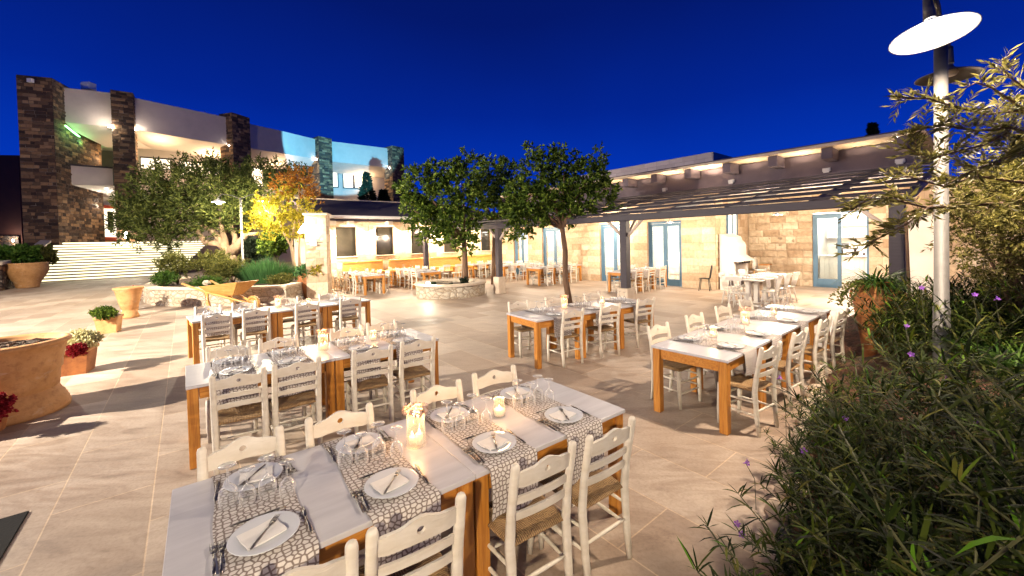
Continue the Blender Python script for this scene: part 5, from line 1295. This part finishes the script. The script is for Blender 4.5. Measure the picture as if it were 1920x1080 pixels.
# yellow tree
by_ = pxblobs(16.9, [(520,400,33),(548,382,36),(572,402,28),(492,392,24),(502,422,24),(542,422,28),(482,432,18),(560,440,16),(515,440,16)])
bor = pxblobs(16.9, [(560,348,28),(532,352,24),(590,372,16),(548,330,14),(578,330,10)])
yb = at(556, 505, 16.9); yb.z=.5
yt = tree('maple_tree', 'glowing yellow and orange autumn tree beside the square stone pillar', 'tree', yb,
     [([yb, P_(546,462,16.9), P_(533,438,16.9), P_(522,410,16.9)], [.07,.055,.045,.03]), ([yb+Vector((.12,0,0)), P_(561,470,16.9), P_(562,430,16.9), P_(556,390,16.9)], [.065,.05,.04,.025]), ([P_(546,462,16.9), P_(550,430,16.9), P_(560,380,16.9),P_(560,350,16.9)], [.045,.035,.025,.015])],
     by_, 85, .12, .06, L_yellow, M_olbark, 9, twig=.3, up=.5)
sprays(bor, 80, .12, .06, random.Random(10), .32, 11, up=.6).build('orange_top', L_orange, yt, fix=False)
lamp('yellow_tree_light', 'POINT', at(498, 398, 16.2), 120, (1,.85,.55), size=.1)
# shrubs
def shrub(label, px, py, Y, rx, rz, lm, seed, L=.09, wd=.045, n=60, name='shrub', cat='shrub', group=None, zb=.56, up=.3, twig=.2):
    c = at(px, py, Y); t = thing(name, label, cat, group=group); r_ = random.Random(seed); R = rx/F_PX*Y; RZ = rz/F_PX*Y
    blobs = [(c+Vector((r_.uniform(-.5,.5)*R, r_.uniform(-.3,.3)*R, r_.uniform(-.25,.35)*RZ)), (R*.6,R*.6,RZ*.7), 1) for _ in range(5)]
    m = MB(); b = Vector((c.x, c.y, min(zb, c.z-.05)))
    for cc, R_, w_ in blobs: m.tube([b, b.lerp(cc,.6), cc], [.03,.02,.008], 5)
    m.build('stems', M_bark, t)
    sprays(blobs, n, L, wd, r_, twig, 10, up=up, hollow=.3).build('foliage', lm, t, fix=False); return t
G1 = 'bushes in the raised bed'
shrub('golden green bush at the left end of the raised bed', 332, 500, 16.2, 36, 27, L_shrub, 21, group=G1)
shrub('dense golden bush below the olive limbs left of the slim lamp post', 398, 498, 16.6, 44, 32, L_shrub, 22, n=80, group=G1)
shrub('small golden bush right against the slim lamp post foot', 436, 506, 16.0, 26, 22, L_shrub, 23, group=G1)
shrub('low trailing green plant on the left corner of the raised bed', 305, 524, 15.4, 22, 8, L_green, 24, .07, .035, group=G1)
shrub('dark green leafy bush behind the lavender', 520, 462, 19.0, 36, 30, L_carob, 25, .14, .07, n=80, group=G1)
shrub('shadowy dark bush between olive trunk and lavender', 478, 470, 20.0, 26, 24, L_dark, 26, .14, .07, n=70, group=G1)
shrub('low flat shrub at the right end of the raised bed', 530, 528, 15.3, 26, 9, L_shrub, 27, .06, .03, group=G1)
shrub('low green edging plant in front of the slim lamp post', 400, 530, 15.0, 34, 7, L_green, 28, .06, .03, group=G1)
lv = thing('lavender_bush', 'fine upright bright green lavender bush in the raised bed', 'lavender'); r_ = random.Random(30); V=[];Fa=[]; cl = at(500, 528, 16.0)
for k in range(2600):
    a=r_.uniform(0,2*PI); rr=r_.random()**.5; p=Vector((cl.x+math.cos(a)*rr*.95, cl.y+math.sin(a)*rr*.5,.56)); blade(V,Fa,p,Vector((math.cos(a)*rr*.5,math.sin(a)*rr*.4,1)),r_.uniform(.6,1.15)*(1.05-.35*rr),.024,.3)
m=MB(); m.add(V,Fa); m.build('foliage', L_lav, lv, fix=False)
st_ = MB(); q = at(388,534,14.6); st_.lathe([(0,-.1),(.1,-.08),(.14,0),(.1,.09),(0,.11)],12,c=(q.x,q.y,.72)); o=st_.build('boulder', M_cap); tag(o,'small round pale boulder on the bed behind the wheelbarrow','boulder')
bp4 = boxpot('orange square planter of red flowers cut off by the left frame edge', Vector((-5.9,4.35,0)), .4, .3, .5)
# ivy on flank wall, planting of the pots
shrub('dark ivy spilling down the rubble wall beside the stairs', 78, 478, 26.2, 22, 22, L_shrub, 31, .22, .16, name='ivy', cat='ivy', zb=.8)
shrub('bright leafy plant filling the wide bowl by the stairs', 36, 482, 22.9, 30, 16, L_green, 32, .26, .2, name='potted_plant', cat='plant', zb=1.2, n=50, group='plants growing in pots')
shrub('round green cushion plant in the small square planter', 193, 590, 9.65, 24, 12, L_carob, 33, .05, .022, name='potted_plant', cat='plant', zb=.36, n=120, twig=.07, group='plants growing in pots')
shrub('pale cream chrysanthemum cushion in the orange square planter', 152, 638, 6.6, 27, 18, L_white, 34, .035, .03, name='potted_plant', cat='flowers', zb=.36, n=90, twig=.06, group='plants growing in pots')
shrub('deep red flowers below the cream cushion in the orange planter', 140, 658, 6.35, 18, 10, L_redf, 35, .03, .025, name='potted_plant', cat='flowers', zb=.36, n=60, twig=.05, group='plants growing in pots')
shrub('sparse reddish plant in the narrow half hidden planter', 247, 553, 12.9, 7, 8, L_redf, 36, .05, .025, name='potted_plant', cat='plant', zb=.45, n=12, group='plants growing in pots')
shrub('dark red trailing flowers at the left edge below the huge pot', -14, 765, 4.3, 22, 22, L_redf, 37, .04, .03, name='potted_plant', cat='flowers', zb=.1, n=50, twig=.08, group='plants growing in pots')
shrub('dark leafy bunch and yellow flowers in the brown oil jar', 578, 512, 15.35, 20, 12, L_lav, 38, .1, .04, name='potted_plant', cat='plant', zb=1.0, n=60, group='plants growing in pots')
shrub('small yellow flowers hanging beside the brown oil jar rim', 596, 507, 15.2, 9, 6, L_yellow, 39, .06, .04, name='potted_plant', cat='flowers', zb=1.0, n=25, group='plants growing in pots')
# far dark conifers
def conifer(lb, px, ptop, pbot, Y, hw, seed, n=380, L=.5):
    top = at(px, ptop, Y); bot = at(px, pbot, Y); hgt = top.z-bot.z; R = hw/F_PX*Y; r_ = random.Random(seed)
    t = thing('conifer_tree', lb, 'tree', group='dark conifers on the skyline'); V=[];Fa=[]
    for k in range(n*6):
        f = r_.random()**1.4; a = r_.uniform(0,2*PI); rr = R*(1-f)*(.75+.4*mnoise.noise(Vector((math.cos(a)*2,math.sin(a)*2,f*5+seed))))*r_.uniform(.5,1)
        leaf(V,Fa,Vector((bot.x+math.cos(a)*rr, Y+math.sin(a)*rr, bot.z+hgt*f)), Vector((math.cos(a),math.sin(a),r_.uniform(-.2,.8))), L*r_.uniform(.6,1.1), L*.4, r_)
    m=MB(); m.add(V,Fa); m.build('crown', L_dark, t, fix=False)
    m=MB(); m.tube([(bot.x,Y,0),(bot.x,Y,bot.z+hgt*.9)],[R*.08,R*.02],6); m.build('trunk', M_bark, t)
conifer('dark pointed conifer before the right end of the hotel', 690, 325, 405, 46, 26, 41)
conifer('broad dark conifer left of the hotel end pillar', 720, 358, 400, 45, 18, 43)
conifer('black pointed tree top above the restaurant roof', 1637, 233, 330, 40, 22, 44)
conifer('black tree mass at the right edge of the sky', 1912, 255, 380, 30, 34, 45)
# cyan flood light on the fascia, thrown past the conifers from the wing roof
src = Vector((-13.5, 33.0, 5.2))
lamp('cyan_projector', 'SPOT', src, 16000, (.16,.62,1), None, .06, aim(src, at(640,268,50)), math.radians(38), .1)
prj = MB(); prj.box(src.x-.2,src.x+.2,src.y-.55,src.y-.1,src.z-.25,src.z+.1,bev=.03); o=prj.build('projector', M_dmetal); tag(o,'small dark projector box on the roof of the back wing','projector')
T_=src

# ------------------------------------------------------------------ right hand planting bed
def mound(x, y):
    e_ = (x - (1.05 + (y-1.8)*.86)) if y < 6 else x-4.6         # distance inside the left edge
    e_ = max(0, min(1, e_/1.6)); return .04 + .58*(e_*e_*(3-2*e_)) + .05*mnoise.noise(Vector((x*1.3,y*1.3,0)))*e_
m = MB(); nx, ny = 60, 50; vs=[]; fs=[]
for j in range(ny+1):
    y = .6 + j*(7.0-.6)/ny; x0 = 1.05 + (y-1.8)*.86
    for i in range(nx+1):
        x = x0 + (i/nx)**1.3*7; vs.append((x, y, mound(x,y) if i else -.02))
for j in range(ny):
    for i in range(nx): a=j*(nx+1)+i; fs.append((a,a+1,a+nx+2,a+nx+1))
m.add(vs,fs,0,True); struct(m.build('garden_soil', M_soil))
for k in range(26):                                   # rounded edging stones
    y = 1.3 + k*.22; x = 1.0 + (y-1.8)*.86 + rnd.uniform(-.02,.02); s_ = rnd.uniform(.09,.12)
    mm = MB(); vs_ = []; nn = 10
    prof = [(0,-.03),(s_*.9,-.02),(s_,.03),(s_*.8,.075),(s_*.4,.10),(0,.105)]
    mm.lathe(prof, 12, c=(x,y,0)); mm.v = [(vx+.015*mnoise.noise(Vector((vx*9,vy*9,vz*9))),vy+.015*mnoise.noise(Vector((vy*9,vx*9,vz*7))),vz) for vx,vy,vz in mm.v]
    o = mm.build('edging_stone', M_cap); tag(o, 'rounded pale stone edging the flower bed under overhanging leaves', 'stone', 'stones edging the flower bed')
def ruellia(seed, hgt=.85, lean=(0,0)):
    r_ = random.Random(seed); t = thing('flowering_shrub', 'x', 'shrub'); V=[];Fa=[]; sm = MB(); tips=[]
    for k in range(17):
        a = r_.uniform(0,2*PI); sp_ = r_.uniform(.15,.75); h_ = hgt*r_.uniform(.55,1.1); p=Vector((r_.uniform(-.08,.08),r_.uniform(-.08,.08),0)); d=Vector((math.cos(a)*sp_*.6,math.sin(a)*sp_*.6,1)).normalized()
        pts=[p.copy()]; n=9
        for i in range(n):
            d=(d+Vector((math.cos(a)*.07*sp_*2,math.sin(a)*.07*sp_*2,-.05))).normalized(); p=p+d*h_/n; pts.append(p.copy())
            if i>1:
                for s2 in (0,1,2,3):
                    la=r_.uniform(0,2*PI); ld=Vector((math.cos(la),math.sin(la),r_.uniform(.1,.9)))+d*.5
                    blade(V,Fa,p+d*r_.uniform(-.03,.03),ld,r_.uniform(.09,.20),r_.uniform(.013,.022),r_.uniform(.3,1.1))
        for q_ in range(5):
            la=r_.uniform(0,2*PI); blade(V,Fa,p,Vector((math.cos(la),math.sin(la),1.1)),r_.uniform(.08,.14),.012,.4)
        sm.tube(pts[::3]+[pts[-1]],[.005,.004,.0035,.002][:len(pts[::3]+[pts[-1]])] if len(pts[::3]+[pts[-1]])<=4 else .004,5,cap=False); tips.append(p)
    sm.build('stems', M_stem, t); m=MB(); m.add(V,Fa); m.build('foliage', L_ruel, t, fix=False)
    return t, tips
def flower(parent, p, s_=.022):
    r_=random.Random(int(p.x*1000)); V=[];Fa=[]; ax=Vector((r_.uniform(-.6,.6),r_.uniform(-1,-.2),r_.uniform(.2,1))).normalized(); u=ax.orthogonal().normalized(); v=ax.cross(u)
    for k in range(5):
        a=2*PI*k/5; d=(u*math.cos(a)+v*math.sin(a)); e=(u*math.cos(a+.5)+v*math.sin(a+.5)); g_=(u*math.cos(a-.5)+v*math.sin(a-.5)); b=len(V)
        V+=[tuple(p),tuple(p+g_*s_*.9+ax*s_*.5),tuple(p+d*s_*1.25+ax*s_*.35),tuple(p+e*s_*.9+ax*s_*.5)]; Fa+=[(b,b+1,b+2),(b,b+2,b+3)]
    V2=[tuple(p-ax*s_*1.4),]; m=MB(); m.add(V,Fa); m.tube([p-ax*s_*1.6,p],[s_*.12,s_*.3],6); o=m.build('flower', M_petal, parent, fix=False); return o
PR=[ruellia(100+i,(.75,.85,.9,.8)[i]) for i in range(4)]
rr_=random.Random(77); pos=[]
yy=1.35
while yy<5.6:
    x0=1.05+(yy-1.8)*.86; xx=x0+.22
    while xx<min(x0+3.4, yy*1.42+.7):
        x_=xx+rr_.uniform(-.12,.12); y_=yy+rr_.uniform(-.12,.12)
        clear = (x_-4.3)**2/1.3+(y_-3.45)**2/.6 < .8
        if y_>4.3 and x_<y_*.90+.2: clear=True
        if not clear and math.hypot(x_-bx,y_-by)>.16: pos.append((x_,y_))
        xx+=.36
    yy+=.34
pos.sort(key=lambda p:(p[1],p[0]))
rws={}
GF='flowering shrubs of the right hand bed'
PRK={}
for i,(x_,y_) in enumerate(pos):
    v=i%4; pr,tips=PR[v]
    col=sum(1 for q in pos[:i] if abs(q[1]-y_)<.2)
    d_=x_-(1.05+(y_-1.8)*.86); sc=.56+.42*min(1,d_/.9)+rr_.uniform(-.08,.1)
    wh='on the stone edge' if d_<.45 else ('in the middle' if d_<1.6 else 'toward the right frame edge')
    if x_>2.5 and 1.9<y_<3.0: sc*=.62
    if y_>3.5 and d_<.9: sc*=.75
    o=place(pr,'narrow leaved flowering shrub growing in the right hand bed',Vector((x_,y_,mound(x_,y_)-.02)),rr_.uniform(0,6.28),GF)
    o.scale=(sc,sc,sc*1.05)
# flowers, one by one, on their own tips
fl=[(1400,868,2.75),(1383,983,2.45),(1392,1003,2.4),(1507,845,2.7),(1462,708,3.6),(1708,665,3.0),(1775,708,3.1),(1698,972,1.95),(1815,1048,1.75),(1700,612,3.3),(1728,540,3.8),(1828,553,3.6),(1870,560,3.5),(1585,785,2.9),(1832,790,2.6),(1862,880,2.2)]
for i,(px,py,Y) in enumerate(fl):
    p=at(px,py,Y); o=flower(None,p,.019); 
    m=MB(); g0=Vector((p.x+.12,p.y+.1,mound(p.x+.12,p.y+.1))); m.tube([g0,g0.lerp(p,.6)+Vector((.03,0,.02)),p+Vector((0,.01,-.01))],.0025,5)
    t=thing('violet_flower','single violet trumpet flower on a thin stem among narrow leaves','flower',group='violet flowers of the right hand bed'); m.build('stem',M_stem,t); o.parent=t
# grass clumps behind
for i,(px,Y,s_) in enumerate(((1840,4.4,.6),(1880,4.1,.55),(1800,4.8,.6),(1900,3.6,.5),(1740,5.2,.55))):
    b=at(px,600,Y); r_=random.Random(200+i); V=[];Fa=[]; t=thing('grass_clump',('bright green grass clump behind the lamp post','bright green grass clump right of the others','bright green grass clump just right of the lamp post','grass clump at the right frame edge','grass clump hidden behind the lamp post')[i],'grass')
    zb=mound(b.x,Y)
    for k in range(170):
        a=r_.uniform(0,2*PI); blade(V,Fa,Vector((b.x+r_.uniform(-.15,.15),Y+r_.uniform(-.15,.15),zb)),Vector((math.cos(a)*.6,math.sin(a)*.6,1)),r_.uniform(.45,.95)*s_*1.5,.016,1.0,4)
    m=MB(); m.add(V,Fa); m.build('blades', L_green, t, fix=False)
# plants in the orange jar
ap=Vector((am.location.x,5.75,1.27)); r_=random.Random(300); V=[];Fa=[]; t=thing('potted_plant','spray of arching strap leaves overflowing the big orange jar','plant',group='plants growing in pots')
for k in range(320):
    a=r_.uniform(0,2*PI); blade(V,Fa,ap+Vector((math.cos(a)*.13*r_.random(),math.sin(a)*.13*r_.random(),0)),Vector((math.cos(a)*.8,math.sin(a)*.8,r_.uniform(.5,1.3))),r_.uniform(.25,.55),.02,r_.uniform(.8,2.2),4)
m=MB(); m.add(V,Fa); m.build('foliage', L_green, t, fix=False)
V=[];Fa=[]
for s_ in range(6):
    p=ap+Vector((-.16,-.05,0)); d=Vector((-.7,r_.uniform(-.4,.4),.5))
    for i in range(14):
        d=(d+Vector((0,0,-.16))).normalized(); p=p+d*.045
        for _ in range(4): leaf(V,Fa,p,Vector((r_.uniform(-1,1),r_.uniform(-1,1),r_.uniform(-1,.6))),.045,.03,r_)
m=MB(); m.add(V,Fa); m.build('trailing_foliage', L_shrub, t, fix=False)
# olive boughs reaching in from the right, on their own trunk outside the frame
ot=thing('olive_tree','slender olive tree reaching pale leafed boughs in from the right edge','tree'); r_=random.Random(400); V=[];Fa=[]; m=MB()
def bough(pts, Y, r0, dens, L=.075, spread=.16, side=.5):
    P3=[at(p[0],p[1],(p[2] if len(p)>2 else Y)) for p in pts]; n=len(P3); m.tube(P3,[r0*(1-i/(n))+.002 for i in range(n)],6)
    for i in range(n-1):
        seg=(P3[i+1]-P3[i]); 
        for k in range(int(seg.length*dens)):
            q=P3[i]+seg*r_.random(); d=(seg.normalized()*.7+Vector((r_.uniform(-1,1),r_.uniform(-1,1),r_.uniform(-.8,1)))*side*2).normalized(); tl=spread*r_.uniform(.4,1.2)
            m.tube([q,q+d*tl],.0016,4,cap=False)
            for j in range(9):
                s2=d.cross(Vector((0,0,1))).normalized()*(1 if j%2 else -1); leaf(V,Fa,q+d*tl*(j+1)/9,(d*.75+s2*.6+Vector((0,0,r_.uniform(-.3,.3)))),L*r_.uniform(.7,1.1),L*.2,r_,.1)
tr0=Vector((at(2120,900,3.0).x,3.0,.5)); hub=at(2080,330,3.0)
m.tube([tr0,tr0.lerp(hub,.5)+Vector((.04,0,0)),hub],[.07,.06,.05],10)
bough([(2080,330),(1990,250),(1920,205),(1850,215),(1790,200),(1740,185),(1685,183)],2.9,.012,52,.07,.12)
bough([(1990,250),(1940,180),(1900,150),(1875,125)],2.9,.009,60,.07,.11)
bough([(2080,330),(1980,270),(1900,240),(1830,245),(1770,235),(1705,245)],2.7,.012,66,.07,.15)
bough([(1900,240),(1850,270),(1790,285),(1740,300),(1700,275)],2.75,.007,66,.07,.15)
bough([(2080,330),(1990,350),(1900,340),(1830,330),(1770,350),(1700,330),(1660,340)],3.0,.012,34,.07,.13)
bough([(1990,350),(1900,380),(1810,385),(1740,390),(1680,375),(1640,365),(1610,385),(1590,400)],3.1,.012,60,.075,.14)
bough([(1740,390),(1700,420),(1660,440),(1630,455),(1615,470)],3.05,.006,60,.075,.12)
bough([(1990,270),(1900,290),(1850,310),(1800,330)],2.6,.009,50,.07,.13)
bough([(1920,205),(1860,165),(1830,155),(1790,175)],2.9,.006,26,.06,.08)
m.build('trunk', M_bark, ot); mm=MB(); mm.add(V,Fa); mm.build('foliage', L_olive2, ot, fix=False)
# dense hedge at the right edge
hb=[(at(px,py,Y),(R,R*.8,R*.9),(R/.4)**2) for px,py,Y,R in ((1860,380,4.2,.42),(1910,330,4.2,.42),(1830,440,4.3,.36),(1900,450,4.2,.5),(1950,400,4.0,.6),(1890,520,4.5,.32),(1930,520,4.2,.4),(1840,350,4.4,.25))]
hg=thing('olive_bush','dense small leaved olive bush filling the right edge','bush'); sprays(hb,150,.055,.016,random.Random(410),  .16,11,up=.3).build('foliage', L_olive2, hg, fix=False)
m=MB(); g0=at(1935,700,4.3); g0.z=.5
for c0,R_,w_ in hb: m.tube([g0,g0.lerp(c0,.6)+Vector((.05,0,.05)),c0],[.03,.018,.006],6)
m.build('stems', M_bark, hg)
# thin brown stake
sk=MB(); a=at(1698,400,6.2); b=at(1709,560,6.2); b.z=.2; sk.tube([a,b],.022,8); o=sk.build('wooden_stake', M_bark); tag(o,'thin brown wooden stake standing in the bed behind the big jar','stake')
